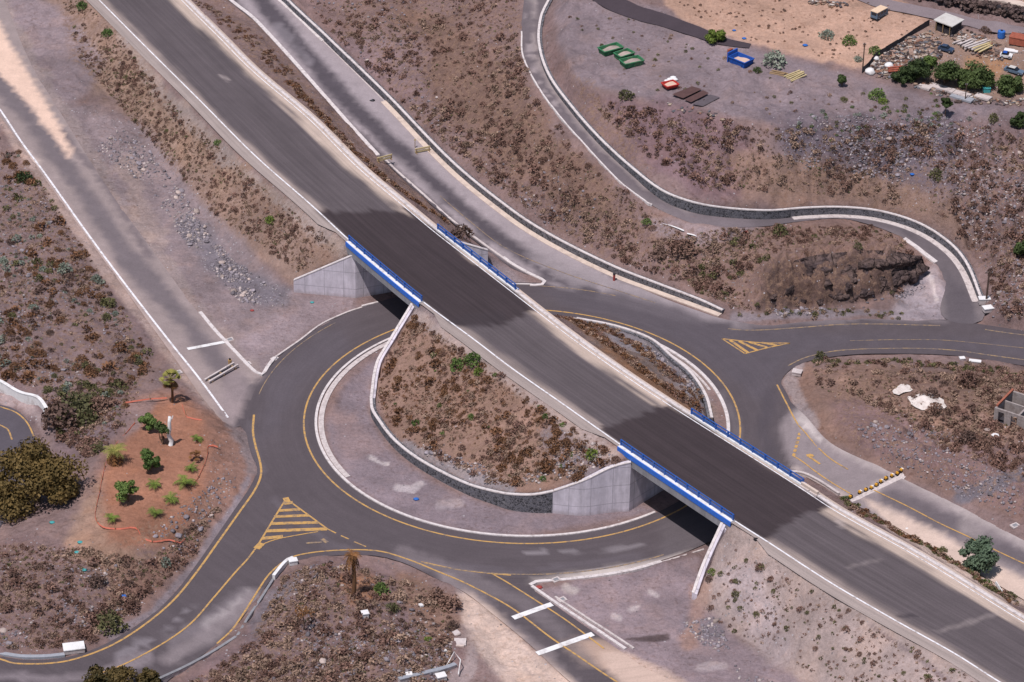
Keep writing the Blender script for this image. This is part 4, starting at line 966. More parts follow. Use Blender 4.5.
def bridge(label, U, s_px, n_px, wings):
    c = U.mean(0); t = thing('bridge', label, 'bridge', (c[0], c[1], 0))
    sP = edge_between(HL, W(*s_px[0], HZ), W(*s_px[1], HZ)); nP = edge_between(HR, W(*n_px[0], HZ), W(*n_px[1], HZ))
    ts = np.linspace(0, 1, 14)
    rs = lambda P: np.stack([np.interp(ts, np.linspace(0, 1, len(P)), P[:, k]) for k in range(3)], 1)
    s_, n__ = rs(sP), rs(nP); so = offset(s_, -.45); no = offset(n__, .45)
    n = len(ts); v = np.concatenate([so+[0,0,-.03], no+[0,0,-.03], no+[0,0,-1.05], so+[0,0,-1.05]])
    f = []
    for i in range(n-1):
        for a_, b_ in ((0, 1), (1, 2), (2, 3), (3, 0)): f.append((a_*n+i, a_*n+i+1, b_*n+i+1, b_*n+i))
    f += [(0, n, 2*n, 3*n), (n-1, 2*n-1, 3*n-1, 4*n-1)]
    MB().add(v, f).build('deck', M['concdark'], t, True)
    for P, s, nm in ((s_, -1, 's'), (n__, 1, 'n')):
        MB().sweep(P, [(s*.02, -.02), (s*.62, -.02), (s*.62, .24), (s*.02, .24)]).build('edge_kerb', M['whiteb'], t, True)
        MB().sweep(P, [(s*.625, -.42), (s*.72, -.42), (s*.72, .20), (s*.625, .20)]).build('fascia', M['bluel'], t, True)
        MB().sweep(P, [(s*.45, -1.35), (s*.66, -1.35), (s*.66, -.43), (s*.45, -.43)]).build('edge_beam', M['concdark'], t, True)
        Q = offset(P, s*.22); rl = MB()
        for h in (.62, .98): rl.sweep(Q, [(-.05, h-.05), (.05, h-.05), (.05, h+.05), (-.05, h+.05)])
        rl.sweep(Q, [(-.03, .36), (.03, .36), (.03, .46), (-.03, .46)])
        ro = rl.build('railing', M['blue'], t, True)
        D = np.r_[0, np.cumsum(np.linalg.norm(np.diff(Q[:, :2], axis=0), axis=1))]; k = int(D[-1]/1.9)
        for j in range(k+1):
            d = .1+(D[-1]-.2)*j/k; x, y = np.interp(d, D, Q[:, 0]), np.interp(d, D, Q[:, 1])
            i = min(len(Q)-2, int(np.searchsorted(D, d))); tt = math.atan2(Q[min(i+1, len(Q)-1), 1]-Q[i, 1], Q[min(i+1, len(Q)-1), 0]-Q[i, 0])
            q = MB().box(-.09, .09, -.09, .09, .24, 1.0, rz=tt); q.v[0] += np.array([x, y, HZ])-np.array(t.location)
            q.v[0][q.v[0][:, 2] > HZ+.6, :2] += 0
            q.build('post', M['blue'], ro)
    # abutments
    for a_, b_, o_ in ((U[0], U[1], U[3]), (U[3], U[2], U[0])):
        d = (b_-a_)[:2]; d /= np.linalg.norm(d); nn = np.array([-d[1], d[0]])
        if np.dot(nn, (a_-o_)[:2]) < 0: nn = -nn
        A = a_[:2]+d*.0; B = b_[:2]-d*.0
        q = [A, B, B+nn*.9, A+nn*.9]
        v = [(*p, -.2) for p in q]+[(*p, HZ-1.05) for p in q]
        MB().add(v, [(0,1,2,3),(4,7,6,5),(0,4,5,1),(1,5,6,2),(2,6,7,3),(3,7,4,0)]).build('abutment', M['conc'], t, True)
    for k in wings:
        b_, c_ = wall_mesh(WD[k], cap=.12)
        wo = b_.build('wing_wall', M['conc'], t, True)
        q = c_; q.v[0] = q.v[0]-np.array(t.location); q.build('coping', M['coping'], wo)
    return t
bridge('concrete bridge with blue railings, the farther one, left of the island mound', U1, ((349,241),(422,302)), ((436,231),(513,291)), ('wing_nw', 'wing_island_nw', 'wing_ne'))
bridge('concrete bridge with blue railings, the nearer one, right of the island mound', U2, ((622,446),(733,521)), ((690,416),(802,487)), ('wing_island_se', 'wing_se'))
#--OBJECTS--
# ------------------------------------------------------------------ foliage and stones
def leaf_cloud(n, rx, rz, size, seed, flat=.0, z0=.0, hollow=.35, stems=0):
    r_ = np.random.RandomState(seed); d = r_.normal(size=(n, 3)); d /= np.linalg.norm(d, axis=1)[:, None]
    rad = (hollow+(1-hollow)*r_.rand(n)**.6)
    lob = 1+.12*np.sin(3*np.arctan2(d[:, 1], d[:, 0])+seed)+.08*np.sin(5*np.arctan2(d[:, 1], d[:, 0])+2*seed)
    c = d*rad[:, None]*np.array([rx, rx, rz]); c[:, :2] *= lob[:, None]; c[:, 2] = np.abs(c[:, 2])*(1 if not flat else 1)+z0
    a_ = r_.normal(size=(n, 3)); a_ /= np.linalg.norm(a_, axis=1)[:, None]; b_ = np.cross(a_, r_.normal(size=(n, 3))); b_ /= np.linalg.norm(b_, axis=1)[:, None]+1e-9
    s = size*r_.uniform(.6, 1.4, (n, 1)); return c, a_*s, b_*s*.55
SH = [leaf_cloud(330, .9, 1.05, .085, 100+i, hollow=.5) for i in range(7)]
SHS = [leaf_cloud(74, .9, .95, .15, 200+i, hollow=.45) for i in range(7)]
TUFT = [leaf_cloud(16, 1.0, 1.0, .32, 260+i) for i in range(5)]
def shrub_proto(k, i):
    q = MB(); q.quads(*SH[i]); r_ = random.Random(i)
    for j in range(4):
        a_ = r_.uniform(0, 6.3); q.tube([(0, 0, -.15), (.25*math.cos(a_), .25*math.sin(a_), .3), (.5*math.cos(a_), .5*math.sin(a_), .6)], [.05, .035, .015], 4)
    return q.build('shrub_mesh', M['leaf_'+k], link=False).data
PROTO = {}
SHRUBLABEL = dict(brown='small dry brown shrub', rust='small dry rust-brown shrub', tan='small straw-coloured dry shrub', dark='small dark withered shrub', olive='small dull olive shrub', green='small green shrub', grey='small grey-green shrub', lime='small bright green shrub', dkgreen='dark green bush', blueg='blue-green bush')
def shrub(px, py, r, k, label, group, h=1.0, P=None, name=None):
    i = random.randrange(7)
    if (k, i) not in PROTO: PROTO[(k, i)] = shrub_proto(k, i)
    o = bpy.data.objects.new(name or ('green_shrub' if k in ('green', 'lime', 'dkgreen', 'blueg') else 'dry_shrub'), PROTO[(k, i)]); C.objects.link(o)
    p = P if P is not None else hits([px], [py], HN)[0]
    o.location = (p[0], p[1], hb(p[0], p[1], HN)-.05); o.scale = (r, r*random.uniform(.8, 1.2), r*h*random.uniform(.8, 1.15)); o.rotation_euler = (0, 0, random.uniform(0, 6.3))
    return tag(o, label, 'shrub', group)
def sample(poly, n, avoid=True, clump=0.0, seed=0):
    r_ = np.random.RandomState(seed+1000); xs = [p[0] for p in poly]; ys = [p[1] for p in poly]; X = []; Yy = []
    while len(X) < n:
        x = r_.uniform(min(xs), max(xs), 4000); y = r_.uniform(min(ys), max(ys), 4000); k = inpoly(x, y, poly)
        x, y = x[k], y[k]; P = hits(x, y, HN)
        dens = fbm(P[:, 0], P[:, 1], 6.0, 3, 50+seed)*(1-0)+.0
        k = r_.rand(len(x)) < np.clip((dens-.5)*6*clump+.5, .04, 1) if clump else np.ones(len(x), bool)
        if avoid: k &= hb(P[:, 0], P[:, 1], avoidm) < .12
        if not k.any(): break
        X += list(P[k]); Yy += [0]*int(k.sum())
    return np.array(X[:n])
avoidm = blur(np.clip(mask+near+(crag > .6)*.5, 0, 1), 2)
ZONES = [
 ('on the slope left of the highway', [(62,-5),(88,0),(162,92),(250,178),(342,250),(300,272),(215,215),(140,130),(80,60)], [('brown',60,210,.28,.62),('tan',0,230,.22,.5),('dark',8,30,.3,.5),('olive',6,30,.3,.5)], .7),
 ('in the scrub left of the service road', [(-5,150),(20,150),(110,290),(165,375),(100,430),(60,395),(-5,375)], [('rust',44,110,.5,1.1),('dark',8,90,.4,.8),('grey',10,40,.5,.9),('olive',8,30,.5,.9),('tan',0,160,.3,.6)], .6),
 ('between ramp wall and hill road', [(300,0),(520,-5),(530,95),(600,175),(690,240),(720,300),(560,235),(420,125)], [('brown',36,430,.32,.85),('tan',0,420,.3,.7),('dark',0,60,.3,.6)], .8),
 ('on the mound inside the roundabout', [(412,316),(620,458),(575,478),(500,488),(400,440),(377,400),(384,355)], [('rust',34,150,.45,.9),('brown',16,160,.3,.7),('tan',0,260,.25,.6),('green',6,12,.4,.7)], .6),
 ('on the mound beside the ruined house', [(812,370),(1030,374),(1030,480),(950,452),(860,398),(820,392)], [('brown',26,190,.35,.85),('dark',0,50,.35,.7),('tan',0,330,.3,.7)], .9),
 ('above the rock face by the junction', [(650,238),(750,226),(895,228),(912,255),(900,298),(740,312),(700,296)], [('brown',22,90,.4,.9),('tan',0,170,.3,.6),('olive',3,20,.5,.8)], .9),
 ('on the stony slope under the plateau', [(580,95),(760,130),(960,122),(1030,135),(1030,320),(1000,320),(985,260),(940,215),(850,195),(700,190),(640,150)], [('brown',16,330,.35,.9),('tan',0,330,.3,.7),('dark',0,200,.3,.6)], 1.2),
 ('on the pale slope below the highway', [(735,545),(1010,700),(850,690),(700,615)], [('olive',10,40,.25,.5),('brown',14,70,.25,.5)], 0),
 ('on the bottom mound by the lone palm', [(180,690),(250,645),(285,575),(330,562),(440,590),(455,620),(445,690)], [('tan',0,420,.35,.8),('brown',16,190,.4,.9),('dark',0,120,.3,.6)], .8),
 ('on the slope beside the bottom left road', [(-5,545),(80,548),(150,560),(225,500),(195,555),(110,628),(60,648),(-5,648)], [('brown',10,110,.4,.9),('tan',0,160,.3,.6),('dark',4,80,.3,.7)], .8),
 ('on the ground behind the long mound crest', [(40,390),(130,380),(130,420),(90,460),(60,440)], [('olive',0,60,.4,.9),('brown',0,90,.4,.9),('tan',0,60,.3,.7)], .6),
]
stuffP = []   # (pos, r, kind)
for zi, (where, poly, kinds, cl) in enumerate(ZONES):
    for ki, (k, ni, ns, r0, r1) in enumerate(kinds):
        ns = int(ns*1.45); pts = sample(poly, ni+ns, clump=cl*1.1, seed=zi*11+ki); rs = np.random.RandomState(zi*31+ki).uniform(0, 1, len(pts))**3.0*(r1*1.45-r0*.8)+r0*.8
        for p, r in zip(pts[:ni], rs[:ni]):
            px_, py_ = project(p); xs_ = [q_[0] for q_ in poly]; ys_ = [q_[1] for q_ in poly]
            vv_ = ('topmost', 'high', 'upper', 'midway', 'lower', 'low', 'lowest')[min(6, int(7*(py_-min(ys_))/(max(ys_)-min(ys_))))]; hh_ = ('left', 'centre', 'right')[min(2, max(0, int(3*(px_-min(xs_))/(max(xs_)-min(xs_)))))]
            sz_ = 'small' if r < np.median(rs[:ni]) else 'larger'; lb_ = SHRUBLABEL[k].replace('small', sz_)+' '+vv_+' '+hh_+' '+where
            shrub(0, 0, (r0+r1)/2*(.7 if sz_ == 'small' else 1.0), k, lb_, SHRUBLABEL[k].replace('small ', '')+'s '+vv_+' '+hh_+' '+where, P=p)
        stuffP += [(p, r*.72, k) for p, r in zip(pts[ni:], rs[ni:])]
def along_line(px, n, spread, r0, r1, kinds, seed):
    r_ = np.random.RandomState(seed); P = hits([p[0] for p in px], [p[1] for p in px], HN); P = linear(P, .1)
    for _ in range(n):
        p = P[r_.randint(len(P))].copy(); p[:2] += r_.normal(size=2)*spread
        if hb(p[0], p[1], mask) < .3: stuffP.append((p, r_.uniform(r0, r1), kinds[r_.randint(len(kinds))]))
along_line([(290,83),(310,104),(328,123),(351,148),(381,175),(406,195),(428,210),(446,223)], 420, .3, .3, .6, ['rust','rust','brown','tan'], 1)
along_line([(195,0),(240,32),(290,75)], 120, .8, .25, .5, ['brown','tan','rust'], 2)
along_line([(556,306),(600,340),(650,378),(700,412)], 420, .6, .3, .65, ['rust','rust','brown','tan'], 3); along_line([(590,322),(640,350),(685,385),(705,408)], 260, .7, .25, .5, ['rust','brown','tan'], 13)
along_line([(850,503),(900,535),(950,562),(1010,602)], 260, .5, .25, .6, ['rust','brown','tan','olive'], 4)
along_line([(810,364),(900,362),(1024,376)], 140, .7, .3, .6, ['brown','olive','tan'], 5)
along_line([(735,318),(830,313),(900,313)], 60, .5, .2, .5, ['tan','olive'], 6)
along_line([(800,122),(900,112),(960,118)], 60, 1.5, .25, .5, ['olive','grey','green'], 7)
for p in sample([(650,-5),(860,-5),(925,20),(865,65),(760,45)], 150, False, seed=90): stuffP.append((p, np.random.uniform(.12, .3), random.choice(['rust','dark','brown'])))
for p in sample([(560,10),(640,90),(800,120),(1000,118),(860,90),(700,50),(640,20)], 90, False, seed=91): stuffP.append((p, np.random.uniform(.15, .4), random.choice(['brown','olive','tan'])))
for zi, (where, poly, kinds, cl) in enumerate(ZONES):
    ar = (max(q_[0] for q_ in poly)-min(q_[0] for q_ in poly))*(max(q_[1] for q_ in poly)-min(q_[1] for q_ in poly))
    for p in sample(poly, int(min(1500, ar/26)) if zi != 7 else 260, clump=.5, seed=700+zi): stuffP.append((p, random.uniform(.1, .26), random.choice(['tan', 'tan', 'brown', 'dark', 'brown', 'olive', '_'] if zi != 3 else ['tan', 'rust', 'brown']), 1))
BR['_'] = BR['tan']
ro_ = np.random.RandomState(17); xo = ro_.uniform(X0, X1, 26000); yo = ro_.uniform(Y0, Y1, 26000); po = np.stack([xo, yo, hb(xo, yo, HN)], 1); pxo, pyo = project(po)
ko = ((pxo < -3) | (pxo > 1027) | (pyo < -3) | (pyo > 685)) & (hb(xo, yo, avoidm) < .12) & (ro_.rand(26000) < np.clip((fbm(xo, yo, 7, 3, 5)-.42)*5, .02, .8))
for p in po[ko][:5000]: stuffP.append((p, .2+.6*ro_.rand()**3, ['tan', 'brown', 'brown', 'dark', 'olive'][ro_.randint(5)], *((1,) if ro_.rand() < .55 else ())))
vs = []; cs = []
for p, r, k, *tf_ in stuffP:
    c, a_, b_ = TUFT[random.randrange(5)] if tf_ else SHS[random.randrange(7)]; th = random.uniform(0, 6.3); ct, st_ = math.cos(th), math.sin(th); Rm = np.array([[ct, -st_, 0], [st_, ct, 0], [0, 0, 1]])
    cc, aa_, bb_ = (c@Rm.T)*r, (a_@Rm.T)*r, (b_@Rm.T)*r
    base = np.array([p[0], p[1], float(hb(p[0], p[1], HN))-.03])
    vs.append(np.stack([cc-aa_-bb_, cc+aa_-bb_, cc+aa_+bb_, cc-aa_+bb_], 1).reshape(-1, 3)+base)
    t = np.random.rand(len(c), 1); col = s2l(BR[k][0])*(1-t)+s2l(BR[k][1])*t; col = col*random.uniform(.7, 1.25)*np.array([1, .98, 1.0]); cs.append(np.repeat(col, 4, 0))
vs = np.concatenate(vs); cs = np.concatenate(cs)
m_, n_n, b_n = nodes('scrub_leaves', .85); b_n.inputs['Specular IOR Level'].default_value = .1
n_n.links.new(N(n_n, 'ShaderNodeAttribute', attribute_name='Col').outputs['Color'], b_n.inputs['Base Color'])
scr = mesh_obj('scrub', vs, np.arange(len(vs)).reshape(-1, 4), m_); set_col(scr, cs); tag(scr, kind='stuff')

def rock_mesh(seed, sub=1):
    import bmesh
    bm_ = bmesh.new(); bmesh.ops.create_icosphere(bm_, subdivisions=sub, radius=1.0); r_ = random.Random(seed)
    sx, sy, sz = r_.uniform(.7, 1.2), r_.uniform(.7, 1.2), r_.uniform(.5, .8)
    for v in bm_.verts:
        k = r_.uniform(.72, 1.12); v.co = Vector((v.co.x*sx*k, v.co.y*sy*k, v.co.z*sz*k))
    V = np.array([v.co[:] for v in bm_.verts]); Fc = np.array([[v.index for v in f.verts] for f in bm_.faces]); bm_.free(); return V, Fc
RK = [rock_mesh(i, 2) for i in range(5)]; RKS = [rock_mesh(20+i, 1) for i in range(6)]
RME = {}
def rock(px, py, r, pale=False, label=None, group=None, P=None):
    i = random.randrange(5); key = (i, pale)
    if key not in RME: RME[key] = mesh_obj('rock_mesh', RK[i][0], RK[i][1], M['rockpale' if pale else 'rock'], link=False).data
    p = P if P is not None else hits([px], [py], HN)[0]; o = bpy.data.objects.new('boulder', RME[key]); C.objects.link(o)
    o.location = (p[0], p[1], float(hb(p[0], p[1], HN))+r*.2); o.scale = (r, r, r); o.rotation_euler = (random.uniform(-.4, .4), random.uniform(-.4, .4), random.uniform(0, 6.3))
    return tag(o, label, 'boulder', group)
RZ = [
 ('in the rubble below the highway slope', [(190,210),(235,262),(290,292),(285,312),(240,302),(205,262),(175,230)], 34, 900, .3),
 ('along the foot of the highway slope', [(120,125),(150,150),(200,215),(190,250),(150,190),(110,160),(95,150)], 22, 500, .35),
 ('in the scrub left of the service road', [(-5,160),(20,160),(110,290),(130,340),(60,390),(-5,360)], 10, 420, .06),
 ('on the grey rubble slope under the plateau', [(770,118),(960,112),(1000,180),(940,195),(860,175),(790,165)], 14, 1100, .12),
 ('in the gully on the right', [(955,125),(1030,125),(1030,320),(990,320),(985,265),(955,215)], 24, 700, .35),
 ('behind the curved wall of the island', [(392,436),(440,464),(512,488),(560,480),(620,460),(590,440),(520,478),(440,450)], 12, 420, .5),
 ('on the far strip of the island beyond the highway', [(618,331),(650,343),(690,375),(705,400),(695,398),(650,357)], 8, 160, .3),
 ('on the bottom mound', [(255,640),(285,575),(330,560),(440,600),(455,650),(440,680),(250,682)], 20, 620, .2),
 ('on the slope beside the bottom left road', [(-5,560),(110,570),(225,470),(240,480),(190,555),(110,628),(60,648),(-5,648)], 14, 420, .2),
 ('on the pale slope below the highway', [(682,622),(715,618),(728,640),(740,690),(790,690),(700,644)], 5, 200, .35),
 ('on the hillside above the ramp wall', [(300,0),(420,0),(440,110),(600,200),(720,300),(560,235),(420,125)], 6, 250, .2),
 ('under the rock face by the junction', [(760,309),(840,305),(900,292),(922,280),(926,290),(900,300),(840,313),(780,317)], 14, 200, .1),
 ('on the mound beside the ruined house', [(850,420),(1030,440),(1030,520),(960,495),(880,460)], 12, 500, .12),
]
vs = []; fs = []; cs = []; nv = 0
for zi, (where, poly, ni, ns, pale) in enumerate(RZ):
    pts = sample(poly, ni+ns, clump=1.2, seed=300+zi); r_ = np.random.RandomState(zi+5)
    for j, p in enumerate(pts):
        pl_ = r_.rand() < pale
        if j < ni:
            px_, py_ = project(p); xs_ = [q_[0] for q_ in poly]; ys_ = [q_[1] for q_ in poly]; rr_ = r_.uniform(.2, .42)
            pos_ = ('topmost', 'high', 'midway', 'low', 'lowest')[min(4, max(0, int(5*(py_-min(ys_))/(max(ys_)-min(ys_)))))]+' '+('left', 'centre', 'right')[min(2, max(0, int(3*(px_-min(xs_))/(max(xs_)-min(xs_)))))]+' '+where
            cl_ = 'pale' if pl_ else 'grey'; rock(0, 0, rr_, pl_, ('larger ' if rr_ > .31 else 'small ')+cl_+' boulder '+pos_, cl_+' boulders '+pos_, P=p)
        else:
            V, Fc = RKS[r_.randint(6)]; s = .09+.17*r_.rand()**2; th = r_.rand()*6.3; ct, st_ = math.cos(th), math.sin(th)
            vs.append((V*s)@np.array([[ct, st_, 0], [-st_, ct, 0], [0, 0, 1]])+[p[0], p[1], float(hb(p[0], p[1], HN))+.02]); fs.append(Fc+nv); nv += len(V)
            col = s2l((164,152,148) if pl_ else (122,115,120))*r_.uniform(.6, 1.35); cs.append(np.tile(col, (len(V), 1)))
rub = mesh_obj('rubble', np.concatenate(vs), np.concatenate(fs), m_); set_col(rub, np.concatenate(cs)); tag(rub, kind='stuff')

bf = catmull(Wp([(748,309,.1),(775,310,.1),(800,309,.1),(830,305,.1),(860,300,.15),(885,294,.2),(905,287,.3),(920,275,.6),(926,264,1.2)]), .3); tf2 = catmull(Wp([(752,284,2.3),(775,273,3.6),(800,264,4.7),(825,259,5.2),(855,256,5.3),(880,254,5.2),(900,254,4.7),(915,255,3.9),(924,257,3.0)]), .3)
nu, nvv = 110, 40; uu = np.linspace(0, 1, nu); rsm = lambda P_: np.stack([np.interp(uu, np.linspace(0, 1, len(P_)), P_[:, k]) for k in range(3)], 1)
B_, T_ = rsm(bf), rsm(tf2); tt_ = np.linspace(-.06, 1.12, nvv); nb = -normals2(B_)*np.sign(1.0)
P_ = B_[:, None]*(1-tt_[None, :, None])+T_[:, None]*tt_[None, :, None]
outw = (B_-T_)[:, :2]; outw /= np.linalg.norm(outw, axis=1)[:, None]
sx_ = (uu*22)[:, None]+0*tt_[None]; sy_ = (tt_*5.5)[None]+0*uu[:, None]
dd_ = (1-np.abs(fbm(sx_, sy_*.7, 3.2, 4, 301)*2-1)*2.6)*1.0+(np.floor(fbm(sx_, sy_, 1.8, 2, 305)*6)/6-.5)*1.6+(fbm(sx_, sy_, .6, 2, 309)-.5)*.7
env = np.clip(np.minimum(tt_, 1.08-tt_)*5, 0, 1)[None]*np.clip(np.minimum(uu, 1-uu)*9, 0, 1)[:, None]
P_[:, :, :2] += outw[:, None]*((dd_*.9+.75)*env+(-.3)*(1-env))[..., None]; P_[:, :, 2] += (fbm(sx_, sy_, 1.2, 3, 320)-.5)*.7*env-.25*(1-env)
iq = np.arange(nu*nvv).reshape(nu, nvv)
rf = mesh_obj('cliff', P_.reshape(-1, 3), np.stack([iq[:-1, :-1].ravel(), iq[1:, :-1].ravel(), iq[1:, 1:].ravel(), iq[:-1, 1:].ravel()], 1), M['crag']); tag(rf, 'dark craggy rock face rising between the junction road and the hill road', 'cliff')
OUT = []
for i in range(4):
    V, Fc = rock_mesh(60+i, 2); r_ = np.random.RandomState(i); OUT.append((V*r_.uniform(.7, 1.25, (len(V), 1)), Fc))
for i, (x, y, r) in enumerate([(778,282,1.0),(790,290,1.3),(806,272,1.2),(815,262,1.0),(826,280,1.5),(838,296,1.5),(848,286,1.2),(858,272,1.6),(866,290,1.4),(876,262,1.5),(884,278,1.6),(893,290,1.0),(898,270,1.5),(906,262,1.0),(912,276,1.0),(852,300,1.0),(820,300,.9),(800,302,.9)]):
    V, Fc = OUT[i % 4]; n_v = (fbm(V[:, 0]*3+V[:, 2]*2+i, V[:, 1]*3+i, 1.0, 3, i)-.5)[:, None]; p = hits([x], [y], HN)[0]
    o = mesh_obj('rock_outcrop', V*(1+n_v*.9)*r*.95*np.array([1.1, .8, .8]), Fc, M['crag']); o.location = (p[0], p[1]+.35*r, p[2]-.35*r); o.rotation_euler = (0, 0, i*1.3)
    tag(o, ('left','second leftmost','upper left','small upper left','left middle','low left middle','low middle','central','low central','upper central','right central','low right','right','upper right','rightmost','lowest','small low left','leftmost low')[i]+' dark jagged outcrop in the rock face by the junction', 'rock outcrop', 'outcrops of the rock face')
# named shrubs one can point to
G_ = None
def one(px, py, r, k, label, h=1.0): return shrub(px, py, r, k, label, None, h)
for a_ in [
 (82,8,1.0,'green','round green bush at the top of the left slope by the highway'), (108,35,1.0,'green','flat green bush low on the slope near the top left'),
 (24,180,1.3,'dkgreen','dark green bush at the upper left beside the service road line'), (108,305,1.2,'olive','olive bush nearest the middle of the service road edge'),
 (65,272,1.2,'grey','pale grey-green bush halfway down the left scrub'), (218,144,.7,'green','green tuft on the slope right beside the highway verge'),
 (270,222,.8,'lime','bright green shrub on the slope above the left wing wall'),
 (458,368,1.15,'green','left one of two big green bushes on the island mound'), (473,363,1.3,'green','right one of two big green bushes on the island mound'), (479,374,.9,'lime','green bush just below the two big ones on the island mound'),
 (592,457,.95,'lime','light green round bush behind the concrete wing wall'), (553,444,.95,'rust','rust-brown bush left of the light green round one on the island'), (566,446,.85,'rust','rust-brown bush nearest left of the light green round one'),
 (578,483,1.0,'rust','rust bush leaning over the concrete wing wall coping'), (616,462,.8,'brown','brown bush at the top corner of the wing wall'),
 (461,238,1.7,'dark','big dark dry bush beside the left bridge\'s far railing'), (480,259,.5,'lime','small green plant in the corner of the far wing wall'),
 (660,256,1.6,'dark','big dark brown bush left of a pair below the hill road'), (683,250,1.7,'brown','big brown bush beside the white road edging pieces'), (647,223,.8,'green','dark little green bush near the left edge of the hill road'),
 (780,234,1.2,'olive','olive bush on the mound above the rock face'), (858,248,.7,'olive','small olive bush at the right end of the rock face top'),
 (703,571,.6,'brown','brown tuft right against the white wing wall coping'), (712,573,.6,'lime','bright green tuft beside the white wing wall coping'), (709,580,.6,'dark','dark tuft below the bright green one by the wing wall'),
 (736,595,.6,'olive','round olive shrub alone on the pale slope below the highway'), (757,615,.5,'olive','lower round olive shrub on the pale slope'), (760,568,.6,'brown','brown shrub on the pale slope close to the highway verge'),
 (381,592,1.1,'green','green bush right of the lone palm trunk'), (392,610,.9,'olive','olive bush below the green one on the bottom mound'), (428,640,.5,'lime','small bright bush on the right of the bottom mound'),
 (166,565,.9,'grey','round blue-grey bush on the bank of the bottom left road'), (110,628,1.9,'olive','large dull bush beside the bottom left road'), (92,640,.8,'brown','brown bush between the large dull bush and the white concrete box'),
 (133,610,1.1,'brown','brown bush up the road from the large dull one'), (97,583,1.2,'dark','dark dry bush below the orange planted garden'),
 (626,98,1.3,'olive','olive bush beneath the green skips on the plateau edge'), (757,72,.8,'dkgreen','dark bush right of the blue skip'),
 (877,97,1.3,'green','green bush on the gravel below the junk yard'), (883,103,.8,'lime','small light bush beside the bush below the junk yard'), (844,101,.6,'olive','small olive bush on the plateau below the planks'),
 (849,43,1.2,'green','green bush in the tan field left of the pole'), (827,37,1.2,'grey','grey-green bush in the tan field'), (875,53,1.1,'green','green bush at the corner of the black yard fence'),
 (858,60,.7,'grey','pale bush at the near edge of the tan field'), (774,64,1.9,'grey','wide grey-green bush at the foot of the tan field'),
 (993,121,1.0,'olive','olive bush at the top of the right gully'), (936,178,1.3,'olive','olive bush in the middle of the stony slope'), (985,32,.9,'dark','dark bush behind the junk yard by the dirt track'),
 (943,552,.7,'olive','olive bush on the strip left of the big acacia'), (985,585,.8,'lime','bright bush at the foot of the big acacia'), (975,574,.9,'olive','olive bush right under the big acacia'), (1010,598,.9,'olive','dry bush at the far end of the highway strip'),
 (820,358,.9,'olive','olive bush at the tip of the right mound by the junction'), (846,500,.6,'green','green tuft at the barrier end beside the highway'),
 (60,422,2.6,'dark','wide brownish bush above the big dark tree'), (78,412,2.6,'olive','broad olive bush above the big dark tree'), (100,410,1.8,'brown','brown end of the thicket above the big dark tree'), (87,424,1.7,'olive','low olive bush between the big tree and the garden'),
 (930,398,1.3,'dark','dark bush left of the white lime heap'), (935,412,1.3,'brown','brown bush at the near edge of the white lime heap'), (968,385,1.5,'brown','brown bush behind the white lime heap'), (968,440,1.3,'dark','dark bush on the ridge right of the lime heap'), (985,448,1.3,'brown','brown bush between ridge and ruined house'),
 (450,607,1.6,'brown','large brown bush at the right end of the bottom mound'), (436,600,1.4,'brown','brown bush second from the right end of the bottom mound'), (453,627,.8,'dark','dark bush under the large brown one on the bottom mound'),
]: one(*a_)

# ------------------------------------------------------------------ trees
def limb(q, a_, b_, r0, r1, n=5, wob=.12, seed=0):
    r_ = np.random.RandomState(seed); t = np.linspace(0, 1, n)[:, None]; P = np.array(a_)*(1-t)+np.array(b_)*t
    P[1:-1] += r_.normal(size=(n-2, 3))*wob*np.linalg.norm(np.array(b_)-np.array(a_))*.4; q.tube(P, np.linspace(r0, r1, n), 6)
def tree(px, py, h, cr, leaf, label, name='small_tree', clumps=9, leaves=150, trunk=.3, size=.2, ch=.7, tr=.12, seed=1, P=None, sq=(1, 1), lobes=None):
    p = P if P is not None else hits([px], [py], HN)[0]; t = thing(name, label, 'tree', (p[0], p[1], float(hb(p[0], p[1], HN))-.05)); r_ = np.random.RandomState(seed)
    z0 = h*trunk; q = MB(); limb(q, (0, 0, -.2), (.05*h*r_.normal(), .05*h*r_.normal(), z0+.15*h), tr, tr*.6, seed=seed); cr_ = MB()
    for i in range(clumps):
        d = r_.normal(size=3); d /= np.linalg.norm(d); rad = r_.rand()**.4*.78
        c = np.array([d[0]*cr*rad*sq[0], d[1]*cr*rad*sq[1], z0+(h-z0)*(.5+.42*d[2]*rad/.72)])
        if lobes: lo_ = lobes[i % len(lobes)]; c = np.array(lo_[:3])+r_.normal(size=3)*lo_[3]*np.array([.55, .55, .4]); c[2] = max(c[2], .8)
        limb(q, (0, 0, z0*r_.uniform(.6, 1)), c, tr*.45, tr*.12, seed=seed+i)
        rc = cr*r_.uniform(.22, .5)*(ch+.3); n = int(leaves*2.2*r_.uniform(.5, 1.3)); size_ = size*.62; dd = r_.normal(size=(n, 3)); dd /= np.linalg.norm(dd, axis=1)[:, None]
        cc = c+dd*rc*(r_.rand(n, 1)**.45)*np.array([1, 1, ch]); u = r_.normal(size=(n, 3)); u /= np.linalg.norm(u, axis=1)[:, None]; w_ = np.cross(u, dd); w_ /= np.linalg.norm(w_, axis=1)[:, None]+1e-9
        s = size_*r_.uniform(.5, 1.4, (n, 1)); cc[:, 2] = np.maximum(cc[:, 2], .1); cr_.quads(cc, u*s, w_*s*.6)
    q.build('trunk', M['bark'], t, smooth=True); cr_.build('crown', M['leaf_'+leaf], t); return t
M['leaf_bigtree'] = mat_leaf('leaf_bigtree', (46,46,28), (112,92,54), 1.0)
